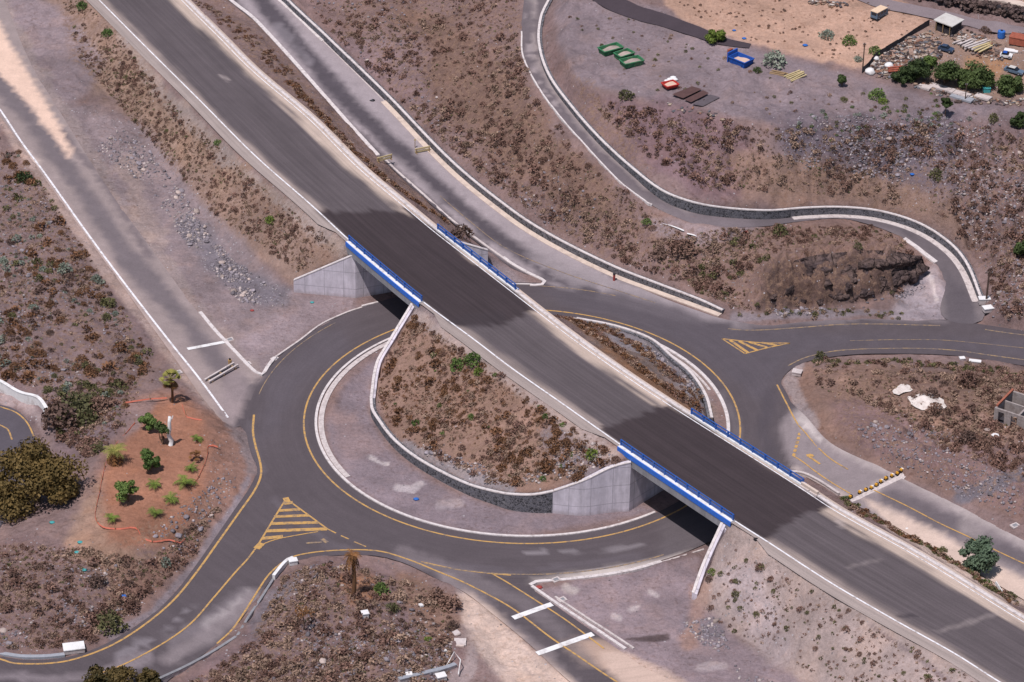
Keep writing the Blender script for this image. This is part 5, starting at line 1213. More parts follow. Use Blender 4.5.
tree(42,505,7.6,5.4,'bigtree','big dark olive-brown tree leaning over the side road at the far left','broad_tree',46,190,.18,.24,.6,.3,3,P=W(36,502,0),lobes=[(-2.4,1.0,4.4,1.3),(.4,1.4,5.4,1.4),(2.2,.2,4.2,1.2),(-3.2,-1.0,3.0,1.2),(.8,-1.2,3.6,1.4),(-2.0,-3.2,1.6,1.0),(3.0,-1.2,2.6,.8),(-.8,.2,4.6,1.3)])
for (x, y, h, c_, k, lb, sd_) in [
 (100,690,2.2,1.9,'bigtree','brownish bushy tree at the bottom edge, leftmost of three',11),(124,690,2.6,1.9,'bigtree','brownish bushy tree at the bottom edge, middle of three',12),(147,690,2.6,1.6,'bigtree','brownish bushy tree at the bottom edge, rightmost of three',13),
 (148,431,2.2,1.1,'green','round green sapling top left in the orange garden',21),(151,471,3.0,1.5,'green','largest green tree in the middle of the orange garden',22),(128,502,3.0,1.4,'green','green tree beside the pale stones in the orange garden',23),
 (975,574,4.2,2.5,'blueg','big blue-green acacia on the strip between highway and right ramp',24),
 (716,44,1.9,1.5,'lime','bright green tree beside the dark asphalt track',25),
 (901,82,2.2,1.8,'dkgreen','low dark tree at the left end of the yard hedge',31),(917,80,3.4,2.1,'dkgreen','tall dark tree second from the left in the yard hedge',32),
 (945,84,4.2,2.3,'dkgreen','tallest dark tree in the yard hedge',33),(960,86,3.2,1.9,'dkgreen','dark tree just right of the tallest in the yard hedge',37),(976,87,4.0,2.3,'dkgreen','broad dark tree fourth in the yard hedge',34),(987,87,3.2,1.4,'dkgreen','narrow dark tree at the right end of the joined hedge',38),(1008,92,3.0,2.1,'dkgreen','round dark tree standing apart right of the yard hedge',35),(929,67,1.8,1.3,'green','smaller green tree behind the yard hedge',36),
 (842,86,1.5,.8,'dkgreen','small round tree on the gravel below the tan field',41),(1018,128,2.2,1.3,'dkgreen','round dark tree at the right edge of the gravel plateau',43),(1022,256,2.6,1.6,'dkgreen','dark tree cut by the right edge above the gully',44)]:
    tree(x,y,h*(.8 if y < 100 and x > 890 else 1),c_,k,lb,'small_tree',12 if c_ < 2 else 18,150,(.04 if y < 100 and x > 890 else .2),.15 if c_ < 1.6 else .2,.75,.1,sd_)
tree(945,116,3.0,.95,'dkgreen','small lollipop tree on a thin stem at the plateau rim','small_tree',7,150,.45,.15,.8,.08,45)
tree(163,445,4.2,.8,'dkgreen','slender dark green tree beside the white trunk in the garden','slender_tree',11,110,.12,.15,1.0,.1,46)
# white bare trunk and dead tree
p = hit(170, 446); t = thing('bare_tree', 'white painted bare tree trunk standing in the orange garden', 'bare tree', p)
q = MB(); limb(q, (0,0,-.2), (.12,.1,4.0), .3, .2, 6, .06, 3); q.build('trunk', M['whiteb'], t, smooth=True); q = MB(); limb(q, (.1,.05,3.3), (.5,.1,4.1), .12, .05, 4, .1, 4); q.build('branch', M['whiteb'], t)
p = hit(304, 630); t = thing('dead_tree', 'small bare dead tree with a flat brown top on the bottom mound', 'dead tree', p)
q = MB(); limb(q, (0,0,-.2), (0,0,2.4), .09, .06, 5, .05, 5); q.build('trunk', M['bark'], t)
q = MB(); [limb(q, (0,0,2.0+.05*i), (1.1*math.cos(i*1.1), 1.1*math.sin(i*1.1), 2.5+.1*(i % 3)), .05, .015, 5, .2, i) for i in range(9)]
c, a2, b2 = leaf_cloud(90, 1.2, .35, .1, 77, z0=2.3); q.quads(c, a2, b2); q.build('crown', M['leaf_deadpalm'], t)
# palms
def frond(q, az, droop, L_, wdt, n=9, rise=.5):
    t = np.linspace(0, 1, n); x = L_*t*(1-.25*droop*t); z = L_*(rise*t-droop*t*t)
    P = np.stack([x*math.cos(az), x*math.sin(az), z], 1); side = np.array([-math.sin(az), math.cos(az), 0])
    for i in range(1, n):
        w_ = wdt*math.sin(PI*min(1, .15+.85*t[i]))+.04
        for s in (-1, 1):
            tip = P[i]+side*s*w_+(P[i]-P[i-1])*.8+np.array([0, 0, -.25*w_]); d = (P[i]-P[i-1])*.6
            k = len(np.zeros(1)); q.add([P[i]-d, P[i]+d*.2, tip], [(0, 1, 2)])
    q.tube(P, np.linspace(.05, .012, n), 4)
def fan(q, az, el, L_, spread=1.0):
    dirv = np.array([math.cos(az)*math.cos(el), math.sin(az)*math.cos(el), math.sin(el)]); side = np.array([-math.sin(az), math.cos(az), 0]); upv = np.cross(dirv, side)
    st = dirv*L_*.5; q.tube([(0, 0, 0), st*.5, st], .025, 4)
    for a_ in np.linspace(-spread, spread, 9):
        d = dirv*math.cos(a_)+side*math.sin(a_); tip = st+d*L_*.55-np.array([0, 0, .12*L_]); e = np.cross(d, upv)*.07*L_
        q.add([st, st+d*L_*.28+e, tip, st+d*L_*.28-e], [(0, 1, 2, 3)])
def palm(px, py, h, L_, label, leaf='palm', n=12, kind='fan', tr=.14, dead=0, name='palm_tree', seed=1):
    p = hit(px, py); t = thing(name, label, 'palm', (p[0], p[1], p[2]-.05)); r_ = np.random.RandomState(seed)
    q = MB(); P = [(0,0,-.2), (.03*h,0,h*.35), (.02*h,.02*h,h*.7), (0,0,h)]; q.tube(catmull(P, .3), .001+tr*np.linspace(1.25, .85, len(catmull(P, .3))), 8); q.build('trunk', M['palmbark'], t, smooth=True)
    for i in range(n+dead):
        q = MB(); dd_ = i >= n
        if kind == 'fan': fan(q, i*2.4+r_.normal()*.1, (r_.uniform(-.1, 1.3) if not dd_ else r_.uniform(-1.2, -.5)), L_*r_.uniform(.85, 1.15))
        else: frond(q, i*2.4+r_.normal()*.1, (r_.uniform(.5, 1.0) if not dd_ else 1.6), L_*r_.uniform(.85, 1.1), L_*.28, rise=(r_.uniform(.5, 1.1) if not dd_ else .2))
        for k in range(len(q.v)): q.v[k] = q.v[k]+[0, 0, h]
        q.build('frond', M['leaf_deadpalm' if dd_ else 'leaf_'+leaf], t)
palm(172,403,3.4,1.35,'tall young palm with dead skirt at the top of the orange garden',n=16,dead=12,seed=2)
palm(115,463,1.6,1.9,'ragged wide palm at the left edge of the orange garden',n=14,dead=12,tr=.2,seed=3,kind='pinnate')
palm(353,598,5.6,1.25,'lone tall palm with brown drooping crown on the bottom mound','deadpalm',n=16,dead=14,tr=.22,kind='pinnate',seed=4)
for i, (x, y, L_, lb) in enumerate([(197,441,.8,'small yellowish palm by the right edge of the garden'),(154,487,.9,'small palm just below the largest garden tree'),(185,485,1.35,'bushy bright palm at the lower right of the garden'),
  (191,471,.8,'thin palm just above the bushy bright one'),(171,502,1.0,'low spreading palm at the bottom of the garden'),(156,516,.95,'lowest bright palm on the garden bank'),(112,521,.85,'small palm near the lower left corner of the netting')]):
    palm(x, y, .35, L_*1.35, lb, 'lime', n=11, kind='pinnate', tr=.09, name='young_palm', seed=20+i)
palm(196,460,.6,.8,'dry brown little palm between the garden netting and the bright palm','deadpalm',n=12,tr=.08,name='young_palm',seed=40)

# ------------------------------------------------------------------ structures and furniture
def at(px, py): return hits([px], [py], HN)[0]
def ang(p, q): a_, b_ = W(*p, 0), W(*q, 0); return math.atan2(b_[1]-a_[1], b_[0]-a_[0])
def facing(): return 0
# white parapet of the side road
def low_wall(px, label, h, th, mat, cap=None, name='parapet', cat='parapet'):
    P = path(px, .5); c = P[len(P)//2]; t = thing(name, label, cat, c)
    MB().sweep(P, [(0, -.3), (th, -.3), (th, h), (0, h)]).build('body', M[mat], t, True)
    MB().sweep(P, [(-.04, h+.003), (th+.04, h+.003), (th+.04, h+.1), (-.04, h+.1)]).build('coping', M[cap or mat], t, True); return t
low_wall([(-20,383),(0,391),(18,401),(37,407),(48,421)], 'tall white parapet along the bend of the side road', 1.25, .35, 'whiteb')
low_wall([(275,580),(282,571),(289,564),(294,562)], 'short white parapet beside the road at the upper tip of the bottom mound', .55, .3, 'whiteb')
low_wall([(160,682),(190,668),(215,654),(237,640)], 'low grey concrete barrier wall at the bottom left road', .35, .25, 'kerb', 'concdark')
low_wall([(237,640),(250,618),(262,600),(274,581)], 'thin grey kerb wall climbing to the white parapet', .2, .2, 'kerb', 'concdark')
low_wall([(400,683),(425,677),(448,671),(457,668)], 'pale drainage wall at the very bottom of the bottom mound', .35, .45, 'kerb', 'steel')
def crate_box(px, py, sx, sy, sz, rz, mat, label, name, cat, lid=None):
    p = at(px, py); t = thing(name, label, cat, (p[0], p[1], p[2]-.05), rz)
    MB().box(-sx/2, sx/2, -sy/2, sy/2, 0, sz).build('body', M[mat], t)
    MB().box(-sx/2-.05, sx/2+.05, -sy/2-.05, sy/2+.05, sz+.002, sz+.1).build('lid', M[lid or mat], t); return t
crate_box(74,650,2.2,1.3,.5,ang((64,648),(74,643))*.3,'kerb','white concrete drain box beside the bottom left road','drain_box','drain box','whiteb')
crate_box(797,374,1.1,.9,.4,-.3,'kerb','pale concrete box on the rubble at the tip of the right mound','drain_box','drain box')
crate_box(441,679,1.0,.8,.5,.4,'whiteb','white block beside the drainage wall, the larger','drain_box','drain box'); crate_box(409,677,.6,.5,.4,.2,'whiteb','small white block at the left end of the drainage wall','drain_box','drain box')
crate_box(989,311,1.6,.9,.5,.3,'kerb','pale concrete block at the end of the hill road wall, lower of two','concrete_block','block','whiteb'); crate_box(984,303,1.4,.8,.7,.1,'kerb','pale concrete block at the end of the hill road wall, upper of two','concrete_block','block','whiteb')
crate_box(975,362,1.4,.5,.15,-.2,'whiteb','flat white slab lying at the roadside above the right mound','slab','slab'); crate_box(962,360,.6,.5,.3,.2,'whiteb','small white block beside the junction road','slab','block')
crate_box(293,563.5,.9,.7,.5,.3,'whiteb','white end block of the short parapet on the bottom mound','concrete_block','block')
crate_box(365,617,.7,.7,.55,.3,'whiteb','round-looking white block in the middle of the bottom mound','concrete_block','block'); 
for px, py, lb in ((262,340,0),):
    pass
for (x, y, lb) in ((247,364,'small flat drain cover near the corner of the service road kerb'),(230,340,'small square drain cover above the service road kerb'),(275,359,'drain inlet on the outer kerb of the roundabout'),(420,305,'x'),(178,373,'square drain cover beside the tall garden palm'),(1015,526,'square drain cover beside the right ramp'),(556,580,'drain cover behind the kerb at the bottom ramp corner'),(562,600,'pale slab beside the double kerb of the bottom ramp'),(604,572,'drain cover on the outer roundabout kerb near the nearer bridge')):
    if lb == 'x': continue
    p = at(x, y); t = thing('drain_cover', lb, 'drain cover', p, .6)
    MB().box(-.5, .5, -.4, .4, -.1, .08).build('frame', M['kerb'], t); MB().box(-.3, .3, -.22, .22, .082, .11).build('grate', M['concdark'], t)
p = at(372, 101); t = thing('pothole_cover', 'black oval cover lying on the dusty right half of the ramp', 'cover', p, -.3); a_ = np.linspace(0, 2*PI, 20, endpoint=False)
MB().add([(.45*math.cos(k), .38*math.sin(k), z) for z in (0, .12) for k in a_], [tuple(range(19, -1, -1)), tuple(range(20, 40))]+[(i, (i+1) % 20, 20+(i+1) % 20, 20+i) for i in range(20)]).build('disc', M['dark'], t)
MB().box(-.12, .12, -.03, .03, .122, .15).build('handle', M['steel'], t)
# trestle barriers on the ramp
def trestle(p1, p2, label, h=.75):
    A, B = hit(*p1), hit(*p2); c = (A+B)/2; L_ = np.linalg.norm((B-A)[:2]); rz = math.atan2(B[1]-A[1], B[0]-A[0]); rz = math.atan2(*(W(*p2, 3)-W(*p1, 3))[[1, 0]]); L_ = float(np.linalg.norm((W(*p2, 3)-W(*p1, 3))[:2])); t = thing('road_barrier', label, 'road barrier', c, rz)
    for z in (h-.22, h-.6): MB().box(-L_/2, L_/2, -.06, .06, z, z+.24).build('board', M['board'], t)
    for x in (-L_*.42, L_*.42):
        q = MB(); q.box(x-.06, x+.06, -.35, .35, 0, .1); q.box(x-.05, x+.05, -.12, -.062, .1, h); q.build('leg', M['wood'], t)
trestle((377,163),(392,159),'pale board barrier across the left kerb of the ramp'); trestle((415,154),(430,151),'pale board barrier on the dusty right side of the ramp')
p = hit(415, 148); t = thing('marker_post', 'thin post standing behind the right board barrier on the ramp', 'post', p); MB().box(-.05, .05, -.05, .05, 0, 1.1).build('post', M['wood'], t); MB().box(-.12, .12, -.03, .03, 1.1, 1.35).build('plate', M['board'], t)
A, B = hit(207,383), hit(236,367); rz = math.atan2(B[1]-A[1], B[0]-A[0]); L_ = np.linalg.norm((B-A)[:2]); t = thing('road_barrier', 'long low double plank barrier across the service road', 'road barrier', (A+B)/2, rz)
for y_ in (-.35, .35): MB().box(-L_/2, L_/2, y_-.12, y_+.12, .25, .45).build('board', M['kerb'], t)
for x_ in (-L_*.4, 0, L_*.4): MB().box(x_-.1, x_+.1, -.5, .5, 0, .248).build('leg', M['wood'], t)
p = hit(230, 365); t = thing('warning_light', 'small amber warning drum at the service road barrier', 'warning drum', p); q = MB(); q.tube([(0,0,0),(0,0,.7)], .22, 10); q.build('drum', M['yellow'], t); q = MB(); q.tube([(0,0,.702),(0,0,.9)], .12, 8); q.build('cap', M['dark'], t)
# row of striped blocks across the right ramp
M['stripey'] = mat_plain('block_yellow', (206,152,52), .6, .1, 3, 0); M['stripew'] = mat_plain('block_white', (226,218,205), .6, .1, 3, 0)
xs = [(850.5,498.5),(860,494),(866,491.5),(871.5,489.5),(876.5,486.5),(881,483),(886,480),(892,477.5),(897.5,475),(901.5,472)]
for i, (x, y) in enumerate(xs):
    p = hit(x, y); t = thing('barrier_block', ('nearest','second','third','fourth','fifth','sixth','seventh','eighth','ninth','farthest')[i]+' striped block from the highway in the row across the right ramp', 'barrier block', p, ang((850,498),(901,472)), 'striped blocks across the right ramp'); t.scale = (.72,.72,.72)
    MB().box(-.3, .3, -.25, .25, 0, .3).build('base', M['dark'], t); MB().box(-.27, .05, -.22, .22, .302, .62).build('yellow_face', M['stripey'], t); MB().box(.052, .27, -.22, .22, .302, .62).build('white_face' if i % 2 else 'black_face', M['stripew' if i % 2 else 'dark'], t)
tag(ribbon(path([(852,502),(905,474)]), .9, .05).build('dust_strip', M['kerb']), kind='structure')
# broken concrete barrier end at the nearer bridge
for i, (x, y, sx, lb) in enumerate(((806,489,1.5,'pale concrete barrier piece touching the bridge railing end'),(814,494,1.3,'second pale concrete barrier piece after the bridge railing'))):
    p = W(x, y, HZ); t = thing('barrier_piece', lb, 'barrier', (p[0], p[1], HZ), ang((800,487),(840,512)))
    MB().box(-sx/2, sx/2, -.3, .3, -.2, .25).build('foot', M['kerb'], t); MB().box(-sx/2+.05, sx/2-.05, -.16, .16, .252, .62).build('top', M['kerbtan'], t)
low_wall([(790,474),(803,476),(818,483),(838,496)], 'curved pale low wall behind the right end of the nearer bridge', .3, .25, 'kerb')
# orange netting fence
for px, lb in (([(124,404),(136,402),(150,400),(167,399)], 'orange netting fence at the top of the garden, left of the tall palm'), ([(181,403),(187,418),(194,420),(202,421)], 'short orange netting fence right of the tall palm'),
   ([(135,424),(127,433),(119,441),(107,461),(102,480),(98,500),(95,514),(97,523),(106,529),(120,530),(135,529),(142,538),(152,543),(170,541),(181,544),(185,540)], 'long orange netting fence round the left and bottom of the garden'),
   ([(218,448),(209,447),(207,456),(204,466),(198,478),(191,488)], 'orange netting fence on the right side of the garden')):
    P = path(px, .5); c = P[len(P)//2]; t = thing('netting_fence', lb, 'netting fence', c)
    hgt = .07+.10*vn(P[:, 0], P[:, 1], 2.0, 3); P2 = P.copy(); P2[:, 2] += .03
    v = np.concatenate([P2, P2+np.c_[.1*(vn(P[:, 0], P[:, 1], 1.0, 5)-.5), .1+0*hgt, hgt]]); n = len(P); nr_ = normals2(P)*.03
    v2 = v.copy(); v2[:n, :2] += nr_; v2[n:, :2] += nr_
    fc = [(i, i+1, n+i+1, n+i) for i in range(n-1)]+[(2*n+i, 3*n+i, 3*n+i+1, 2*n+i+1) for i in range(n-1)]+[(n+i, n+i+1, 3*n+i+1, 3*n+i) for i in range(n-1)]
    MB().add(np.concatenate([v, v2]), fc).build('net', M['netting'], t, True)
    for i in range(0, n, 5):
        q = MB(); q.box(-.03, .03, -.03, .03, 0, .75); q.v[0] += P[i]; q.build('post', M['wood'], t, True)
# small loose things
M['bluebag'] = mat_plain('blue_plastic', (48, 102, 176), .6, .1, 3, 0); M['red'] = mat_plain('red_plastic', (150, 66, 62), .6, .15, 3, 0); M['teal'] = mat_plain('teal_plastic', (70, 150, 150), .6, .2, 3, 0)
M['greensk'] = mat_plain('green_skip_paint', (58, 116, 80), .7, .25, 2, 0, dirt=(110,112,92)); M['bluesk'] = mat_plain('blue_skip_paint', (34, 80, 160), .65, .15, 2, 0); M['redsk'] = mat_plain('red_skip_paint', (176, 52, 46), .6, .15, 2, 0)
M['soil'] = mat_plain('dark_soil', (84, 62, 60), .95, .2, 1.5, .4); M['soilg'] = mat_plain('grey_soil', (88, 80, 84), .95, .2, 1.5, .4); M['glass'] = mat_plain('dark_glass', (30, 36, 46), .2, .1, 2, 0, .5); M['roofp'] = mat_plain('pale_roof', (190, 186, 180), .7, .12, 1.5, .1, dirt=(160,150,142)); M['wallk'] = mat_plain('dark_wall', (58, 54, 58), .9, .3, 2, .2); M['tanroof'] = mat_plain('tan_roof', (214, 186, 158), .6, .1, 2, 0); M['vanblue'] = mat_plain('van_blue', (92, 110, 128), .5, .15, 2, 0); M['rust'] = mat_plain('rusty_metal', (150, 84, 66), .8, .3, 2, .1); M['carblue'] = mat_plain('car_blue', (60, 74, 96), .4, .2, 2, 0, .5)
def bag(px, py, r, mat, lb, cat='plastic bag', name='plastic_bag'):
    p = at(px, py); V, Fc = RK[2]; t = mesh_obj(name, V*r*np.array([1, .8, .7])+[0, 0, r*.3], Fc, M[mat]); t.location = p; return tag(t, lb, cat)
bag(416,500,.32,'bluebag','bright blue bag on the bare ground of the roundabout island'); bag(124,597,.35,'bluebag','blue bag on the bank above the bottom left road'); bag(912,175,.3,'bluebag','small blue bag on the stony slope under the plateau'); bag(312,303,.25,'teal','small turquoise bag at the foot of the left wing wall'); bag(252,311,.25,'red','small red bag in the rubble by the highway slope'); bag(746,233,.3,'red','small red bag at the edge of the hill road'); bag(744,39,.3,'bluebag','blue bag at the edge of the tan field, right one'); bag(734,31,.25,'bluebag','blue bag at the edge of the tan field, left one'); bag(805,46,.35,'bluebag','blue bag on the tan field above the planks'); bag(907,529,.0001+.2,'whiteb','small white bag on the right ramp')
bag(756,540,.0001+.3,'dark','black lump on the verge beside the nearer bridge end','tyre','rubber_lump'); bag(539,588,.35,'red','red bag on the kerb nose of the bottom ramp')
p = at(51, 567)
for i, (x, y) in enumerate([(52,523),(77,553),(84,571),(80,543)]): bag(x, y, .3, 'teal', ['torn teal sheet scrap left of the garden netting','teal scrap on the bank below the garden, left','lowest teal scrap on the bank below the garden','middle teal scrap on the bank below the garden'][i], 'plastic scrap', 'plastic_scrap')
# red bollard at the ramp wall
p = hit(614, 281); t = thing('bollard', 'red and dark bollard standing against the ramp wall', 'bollard', p); q = MB(); q.tube([(0,0,0),(0,0,.9)], .16, 10); q.build('post', M['red'], t); q = MB(); q.tube([(0,0,.902),(0,0,1.15)], .18, 10); q.build('cap', M['wallk'], t)
# tilted white board and poles
p = hit(1000, 592); t = thing('board', 'tilted white board in the strip beside the highway at the right edge', 'board', p, -1.0); MB().box(-1.0, 1.0, -.04, .04, .1, .5, tilt=(.5, 'Y')).build('panel', M['whiteb'], t); MB().box(-.05, .05, .045, .12, 0, .5).build('support', M['wood'], t)
def pole(px, py, h, lb, r=.09, arm=.8, mat='pole'):
    p = at(px, py); t = thing('utility_pole', lb, 'pole', p); q = MB(); q.tube([(0,0,-.2),(0,0,h)], [r*1.2, r*.8], 8); q.build('shaft', M[mat], t); MB().box(-arm/2, arm/2, -.05, .05, h-.3, h-.18).build('crossarm', M[mat], t)
    for x in (-arm*.4, arm*.4): q = MB(); q.tube([(x,0,h-.178),(x,0,h-.05)], .04, 6); q.build('insulator', M['steel'], t)
pole(986,303,4.6,'dark wooden pole beside the end of the hill road wall',.12,1.0); pole(862.5,71,4.2,'dark thin pole at the corner of the junk heap',.08,.4); pole(965,101,2.6,'short pole among the pale slabs under the hedge',.07,.3)
# ruined block house
M['block'] = mat_plain('concrete_block_wall', (150, 140, 136), .9, .25, 3, .3, dirt=(110, 96, 92)); M['brick'] = mat_plain('old_brick', (150, 92, 74), .9, .25, 3, .3)
c = at(993, 422); rz = ang((994,422),(1024,432)); t = thing('ruined_house', 'roofless ruined block house with rooms open to the sky', 'ruin', (c[0], c[1], c[2]-.1), rz)
def wl(x0, x1, y0, y1, z1=2.1, m='block', nm='wall'): 
    MB().box(x0, x1, y0, y1, -.3, z1).build(nm, M[m], t)
DY = 4.8
wl(0,.55,0,.25); wl(1.35,2.2,0,.25); wl(3.0,7.2,0,.25); MB().box(.552,1.348,0,.25,1.75,2.1).build('lintel', M['block'], t); MB().box(2.202,2.998,0,.25,1.75,2.1).build('lintel', M['block'], t)
wl(0,.25,.253,DY,2.1); MB().box(0,.25,.4,DY,2.103,2.35).build('wall_cap', M['brick'], t); wl(.253,7.2,DY-.25,DY,2.1); wl(3.0,3.22,.253,DY-.253,2.1); wl(.253,2.997,2.4,2.6,1.9); wl(6.95,7.2,.253,DY-.253,2.1)
MB().box(.253,6.94,.253,DY-.253,-.25,.0).build('floor', M['wallk'], t)
bag(995,437,.5,'whiteb','white rubble lump in front of the ruined house, right','rubble lump','rubble_lump'); bag(987,431,.4,'rockpale','pale rubble lump in front of the ruined house, left','rubble lump','rubble_lump')
# white lime heap
mound('lime_heap', [(908,396),(920,394),(934,395),(944,400),(948,407),(942,412),(930,409),(918,409),(909,403)], .35, M['lime'], .02, label='white lime heap spilled on the right mound', cat='lime heap')
o_ = [o for o in bpy.data.objects if o.name.startswith('lime_heap')][0]; 
if 'kind' in o_: del o_['kind']
mound('lime_patch', [(893,388),(903,384),(912,388),(904,394),(895,393)], .12, M['lime'], .02, kind='stuff')
# skips on the plateau
def skip(p1, p2, wid, h, mat, label, fill='sand', wt=.1, end=0, fillh=.6):
    A, B = hit(*p1), hit(*p2); c = (A+B)/2; L_ = np.linalg.norm((B-A)[:2]); rz = math.atan2(B[1]-A[1], B[0]-A[0]); t = thing('skip', label, 'skip', (c[0], c[1], min(A[2], B[2], c[2])), rz)
    x, y = L_/2, wid/2; q = MB()
    def pr(v): q.add(v, [(0,1,2,3),(7,6,5,4),(0,4,5,1),(1,5,6,2),(2,6,7,3),(3,7,4,0)])
    q.box(-x*.9, x*.9, -y*.9, y*.9, .05, .15)
    for s in (-1, 1):
        pr([(-x*.9,s*y*.9,.1),(x*.9,s*y*.9,.1),(x*.9,s*(y*.9-wt),.1),(-x*.9,s*(y*.9-wt),.1),(-x,s*y,h),(x,s*y,h),(x,s*(y-wt),h),(-x,s*(y-wt),h)])
        pr([(s*x*.9,-y*.9,.1),(s*x*.9,y*.9,.1),(s*(x*.9-wt),y*.9,.1),(s*(x*.9-wt),-y*.9,.1),(s*x,-y+wt*.5,h),(s*x,y-wt*.5,h),(s*(x-wt),y-wt*.5,h),(s*(x-wt),-y+wt*.5,h)])
    q.build('body', M[mat], t)
    q = MB()
    for s in (-1, 1): q.box(-x-.04, x+.04, s*y-.08, s*y+.08, h+.003, h+.1); q.box(s*x-.08, s*x+.08, -y+.083, y-.083, h+.003, h+.1)
    q.build('rim', M[mat], t)
    for i in range(3):
        xx = -x*.6+i*x*.6
        for s in (-1, 1): MB().box(xx-.05, xx+.05, s*y*.96-.02+.04*s, s*y*.96+.02+.04*s, .15, h-.02).build('rib', M[mat], t)
    fl = MB(); gx_ = np.linspace(-x*.93, x*.93, 10); gy_ = np.linspace(-y*.86, y*.86, 6)
    vv = [(a_, b_, h*fillh+.12*math.sin(a_*2+b_)) for a_ in gx_ for b_ in gy_]; fl.add(vv, [(i*6+j, (i+1)*6+j, (i+1)*6+j+1, i*6+j+1) for i in range(9) for j in range(5)]); fl.build('contents', M[fill], t)
    if end:
        MB().box(-x-.25, -x-.05, -y, y, 0, 1.5).build('end_frame', M[mat], t); MB().box(-x-.6, -x-.27, -y*.6, y*.2, .3, 1.7).build('end_box', M['rust'], t); MB().box(-x-.9, -x-.62, y*.1, y*.8, .0, 1.1).build('drawbar', M['wallk'], t)
    return t
skip((601,55),(620,48.5),1.7,.7,'greensk','open green skip filled with sand, farthest of the three green ones',fill='rockpale'); skip((617,60),(631,54.5),1.6,.7,'greensk','open green skip filled with sand, middle and shortest of the three',fill='rockpale'); skip((622,67),(641,61.5),1.7,.7,'greensk','open green skip filled with sand, nearest of the three green ones',fill='rockpale')
skip((733,60),(749,67.5),2.0,.9,'bluesk','blue skip trailer with raised end beside the asphalt track','sand',end=1)
tk = skip((664,88),(676,84.5),1.5,.4,'redsk','low red skip heaped with white sacks')
for i, (x, y) in enumerate(((667,85),(670,83.5),(673,81.5),(671,85),(674.5,83.5))):
    bag(x, y-3, .42, 'whiteb', 'white sack heaped in the low red skip', 'sack', 'sack')['group'] = 'white sacks in the red skip'
for px, m1, lb in (([(672,95),(692,87),(702,90),(683,99)],'soil','upper dark soil bed beside the red skip'),([(684,100.5),(703,91),(709,94),(691,103)],'soil','middle dark soil bed beside the red skip'),([(692,105),(710,95),(720,98),(703,107)],'soilg','grey soil bed, lowest of the three by the red skip')):
    o_ = sheet('soil_bed', world_poly(px, .4, False), .10, M[m1], None, step=.4, bulge=.12, zfn=ZN); del o_['kind']; tag(o_, lb, 'soil bed')
# planks
def planks(px, py, n, L_, rz, mat, lb, name='plank_pile', cat='plank pile', sp=.25, w_=.18):
    p = at(px, py); t = thing(name, lb, cat, p, rz); r_ = random.Random(n)
    for i in range(n): q = MB(); q.box(-L_/2, L_/2, -w_/2, w_/2, 0, .12, rz=r_.uniform(-.12, .12)); q.v[0] += [r_.uniform(-.3, .3), (i-n/2)*sp, .02+(i % 3)*.122]; q.build('plank', M[mat], t)
planks(795,76,7,3.0,.8,'board','heap of pale planks on the gravel below the tan field'); planks(779,74,4,2.0,-.3,'wood','few brown planks left of the pale plank heap')
planks(972,43,8,4.2,.75,'kerb','long grey beams stacked in the junk yard behind the hedge',sp=.4,w_=.3); planks(980,47,6,3.6,.75,'board','pale beams stacked right of the grey ones in the yard',sp=.35,w_=.28)
for i, (x, y, L_, lb) in enumerate(((942,89,3.6,'leftmost pale slab lying under the hedge'),(955,93,4.4,'long pale slab in the middle under the hedge'),(962,99,3.2,'lower pale slab under the hedge'),(983,98,2.2,'short pale slab right of the short pole'),(925,88,1.8,'small pale slab at the left end under the hedge'))):
    p = at(x, y); t = thing('concrete_slab', lb, 'slab', p, ang((930,85),(975,98))); MB().box(-L_/2, L_/2, -.6, .6, 0, .25).build('top', M['steel'] if i == 2 else M['kerb'], t); MB().box(-L_/2+.1, L_/2-.1, .603, .75, 0, .12).build('edge', M['rockpale'], t)
# shed
p = W(950, 28, 15.4); p = at(948, 30); t = thing('shed', 'dark open shed with a flat pale roof in the junk yard', 'shed', p, ang((933,17),(952,24))); t.scale = (.72,.72,.72)
MB().box(-1.9,1.9,1.45,1.6,0,2.0).build('wall', M['wallk'], t); MB().box(-1.9,-1.75,-1.6,1.447,0,2.0).build('wall', M['wallk'], t); MB().box(1.75,1.9,-1.6,1.447,0,2.0).build('wall', M['wallk'], t); MB().box(-1.747,1.747,-1.55,-1.42,0,1.2).build('front_panel', M['wallk'], t)
MB().box(-2.2,2.2,-2.0,2.0,2.003,2.16,tilt=(.04,'X')).build('roof', M['roofp'], t)
for x_ in (-1.6, 0, 1.6): MB().box(x_-.07, x_+.07, -1.85, -1.72, 0, 1.95).build('post', M['wood'], t)
# vehicles
def prof(q, pts, y0, y1, tp=.0):
    n = len(pts); v = [(x, y0+(tp if z > .9 else 0), z) for x, z in pts]+[(x, y1-(tp if z > .9 else 0), z) for x, z in pts]
    return q.add(v, [tuple(range(n)), tuple(range(2*n-1, n-1, -1))]+[(i, n+i, n+(i+1) % n, (i+1) % n) for i in range(n)])
def wheels(t, xs_, y, r=.32):
    for x in xs_:
        for s in (-1, 1):
            q = MB(); q.tube([(x, s*(y-.2), r), (x, s*y, r)], r, 14); wo = q.build('wheel', M['dark'], t); q = MB(); q.tube([(x, s*(y+.002), r), (x, s*(y+.03), r)], r*.55, 10); q.build('rim', M['steel'], wo)
p = at(879, 17); t = thing('van', 'old blue-grey box van with a tan roof parked on the tan field', 'van', p, ang((876,17),(889,10))); t.scale = (.68,.68,.68)
prof(MB(), [(-1.9,.35),(1.2,.35),(1.9,.4),(1.9,.95),(1.55,1.7),(-1.9,1.7)], -.85, .85).build('body', M['vanblue'], t); MB().box(-2.0,1.6,-.92,.92,1.703,1.83).build('roof', M['tanroof'], t)
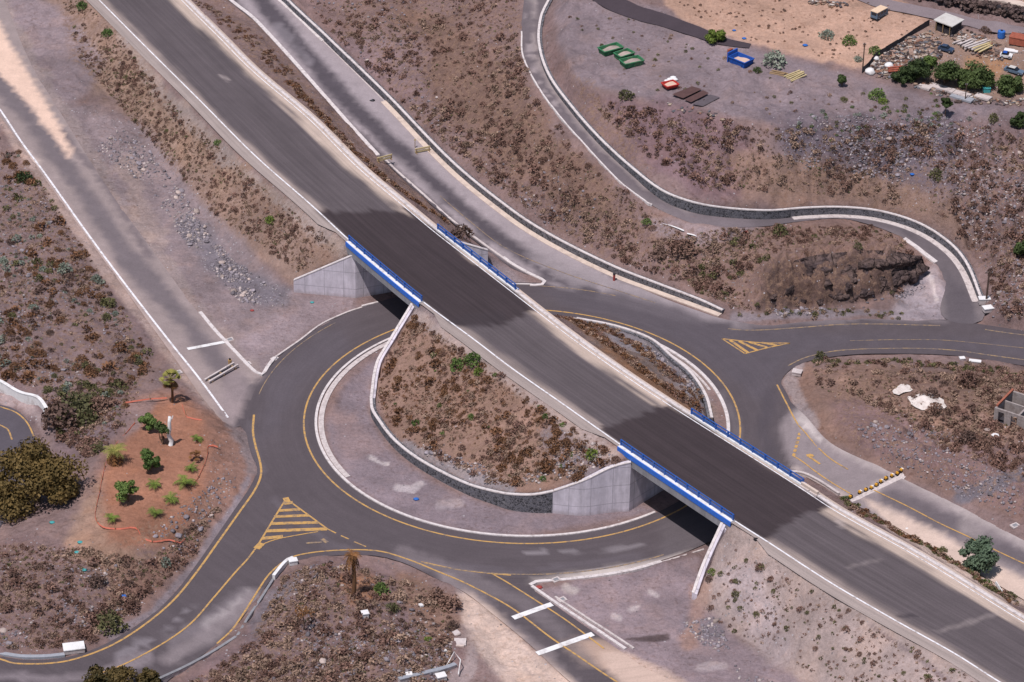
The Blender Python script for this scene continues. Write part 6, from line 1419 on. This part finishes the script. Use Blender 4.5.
for s in (-1, 1):
    for x in (-1.4, -.3, .8): MB().box(x-.4, x+.3, s*.87-.015, s*.87+.015, 1.05, 1.5).build('window', M['glass'], t)
MB().box(-1.93,-1.905,-.6,.6,1.0,1.5).build('rear_window', M['glass'], t); wheels(t, (-1.2, 1.2), .86)
def car(px, py, rz, mat, lb, L_=3.6, rf=None, name='wrecked_car'):
    p = at(px, py); t = thing(name, lb, 'car', p, rz); h = L_/2; t.scale = (.62,.62,.62)
    prof(MB(), [(-h,.3),(h,.3),(h,.7),(h*.55,.85),(-h,.85)], -.78, .78).build('body', M[mat], t); prof(MB(), [(-h*.85,.853),(h*.45,.853),(h*.15,1.3),(-h*.6,1.3)], -.68, .68, .08).build('cabin', M['glass'], t); MB().box(-h*.55, h*.12, -.6, .6, 1.303, 1.35).build('roof', M[rf or mat], t)
    for s in (-1, 1): MB().box(h+.002, h+.04, s*.55-.12, s*.55+.12, .5, .65).build('headlight', M['whiteb'], t)
    wheels(t, (-h*.6, h*.62), .8, .3)
car(946,51,-.5,'carblue','dark blue old car in the junk yard behind the hedge',3.4); car(1014,73,-.55,'vanblue','grey pickup-like wreck at the right edge of the yard',4.4,'roofp','wrecked_pickup'); 
car(1006,58,-.3,'whiteb','small white and blue wrecked car right in the yard',2.6,'bluesk')
# blue tank, rusty box
p = at(1001, 38); t = thing('water_tank', 'upright blue plastic tank at the back of the yard', 'tank', p); t.scale = (.66,.66,.66); q = MB(); q.tube([(0,0,0),(0,0,.3),(0,0,1.5),(0,0,1.62)], [.75,.8,.8,.5], 14); q.build('body', M['bluebag'], t, smooth=False); q = MB(); q.tube([(0,0,1.622),(0,0,1.75)], .25, 10); q.build('lid', M['dark'], t)
crate_box(1018,43,2.2,1.6,1.0,-.4,'rust','rusty red container box at the back right corner of the yard','metal_box','box'); crate_box(1011,52,1.8,.8,.25,-.3,'whiteb','flat white slab near the rusty box in the yard','slab','slab'); crate_box(986,91,.9,1.2,.6,.1,'teal','teal crate beside the short pole under the hedge','crate','crate')
# heaps of junk, countless
vs = []; fs = []; cs = []; nv = 0; r_ = np.random.RandomState(3); pal = [(186,176,168),(146,124,108),(118,102,96),(140,104,88),(92,84,86),(166,148,132),(104,104,108),(76,64,60)]
for poly, n in (([(866,72),(878,56),(905,38),(930,32),(945,45),(940,60),(912,62),(900,70),(905,80),(880,80)], 520), ([(935,28),(965,30),(1000,45),(1010,60),(985,62),(955,45)], 170), ([(905,84),(930,84),(985,100),(1030,98),(1030,106),(960,104)], 170), ([(800,-3),(850,3),(845,8),(810,4)], 60), ([(650,100),(715,112),(725,122),(660,108)], 26)):
    for p in sample(poly, n, False, seed=500+n):
        sx, sy, sz = r_.uniform(.08, .42), r_.uniform(.05, .22), r_.uniform(.03, .25); q = MB(); q.box(-sx, sx, -sy, sy, 0, sz, rz=r_.rand()*3.1, tilt=(r_.normal()*.3, 'X')); vs.append(q.v[0]+[p[0], p[1], float(hb(p[0], p[1], HN))]); fs.append(np.array(q.f)+nv); nv += 8
        cs.append(np.tile(s2l(pal[r_.randint(len(pal))])*r_.uniform(.7, 1.15), (8, 1)))
jk = mesh_obj('scrap_heap', np.concatenate(vs), np.concatenate(fs), m_); set_col(jk, np.concatenate(cs)); tag(jk, kind='stuff')
for (x, y, r, lb) in ((870,73,1.0,'white sheeted heap at the near corner of the junk yard'),(889,67,.9,'white sheeted heap beside the pink boards in the yard'),(876,60,.6,'small white sheeted heap behind the first one in the yard')):
    p = at(x, y); V, Fc = RK[1]; o_ = mesh_obj('covered_heap', V*r*np.array([1.1, .8, .6])+[0, 0, .2], Fc, M['whiteb']); o_.location = p; tag(o_, lb, 'heap')
planks(893,69,5,2.2,.2,'redsk' if 0 else 'rust','rusty pinkish boards beside the sheeted heap',sp=.35,w_=.3)
# black yard fence, dry stone wall
P = path([(929,26),(915,34),(900,44),(885,53),(876,58),(868,68),(862,73)], .5); t = thing('yard_fence', 'dark board fence between the tan field and the junk yard', 'fence', P[len(P)//2])
for i in range(0, len(P)-2, 2):
    q = MB().sweep(P[i:i+3], [(-.04, 0), (.04, 0), (.04, .8+.2*random.random()), (-.04, .8)]); q.build('panel', M['wallk'], t, True)
P = path([(858,-16),(905,0),(950,10),(985,18),(1040,31)], .6); P = offset(P, 1.9); P[:, 2] = hb(P[:, 0], P[:, 1], HN); t = thing('dry_stone_wall', 'rough dry stone wall behind the dirt track at the top right', 'stone wall', P[len(P)//2])
q = MB(); r_ = np.random.RandomState(9)
for i in range(900):
    p = P[r_.randint(len(P))]; V, Fc = RKS[r_.randint(6)]; s = r_.uniform(.25, .5); lv = r_.rand(); q.add(V*s+[p[0]+r_.normal()*.35, p[1]+r_.normal()*.45, p[2]+lv*1.5], Fc)
q.build('stones', M['crag'], t, True); MB().sweep(P, [(-.5, -.3), (.5, -.3), (.3, 1.3), (-.3, 1.3)]).build('core', M['wallk'], t, True)
q = MB(); Q = offset(P, 1.2); Q[:, 2] += .9; q.sweep(Q, [(-.5, -1.2), (.9, -1.2), (.9, .7), (-.5, .7)]); q.build('capping_path', M['kerbtan'], t, True)
# frame and slabs at the right end of the bottom mound
p = hit(452, 668); t = thing('steel_frame', 'white pipe frame at the right end of the bottom mound', 'frame', p)
q = MB(); q.tube([(-.9,-.6,0),(.2,1.6,.9),(.9,.2,.9),(.7,-1.2,0)], .06, 6); q.build('rail', M['whiteb'], t); q = MB(); q.tube([(.2,1.6,-.2),(.2,1.6,.9)], .05, 6); q.build('post', M['whiteb'], t)
for i, (x, y, s, lb) in enumerate(((460,643,1.3,'broken grey slab at the right foot of the bottom mound'),(456,634,.8,'smaller broken slab above the grey one on the bottom mound'),(446,652,.5,'white lump above the pipe frame'),(421,606,.5,'white lump in the stones of the bottom mound'))):
    p = at(x, y); t = thing('broken_slab', lb, 'slab', p, i*.7); MB().box(-s/2, s/2, -s*.4, s*.4, 0, .2, tilt=(.2, 'X')).build('top', M['kerb' if i < 2 else 'whiteb'], t); MB().box(-s/3, s/3, -s*.6, -s*.42, -.05, .15).build('fragment', M['rockpale'], t)
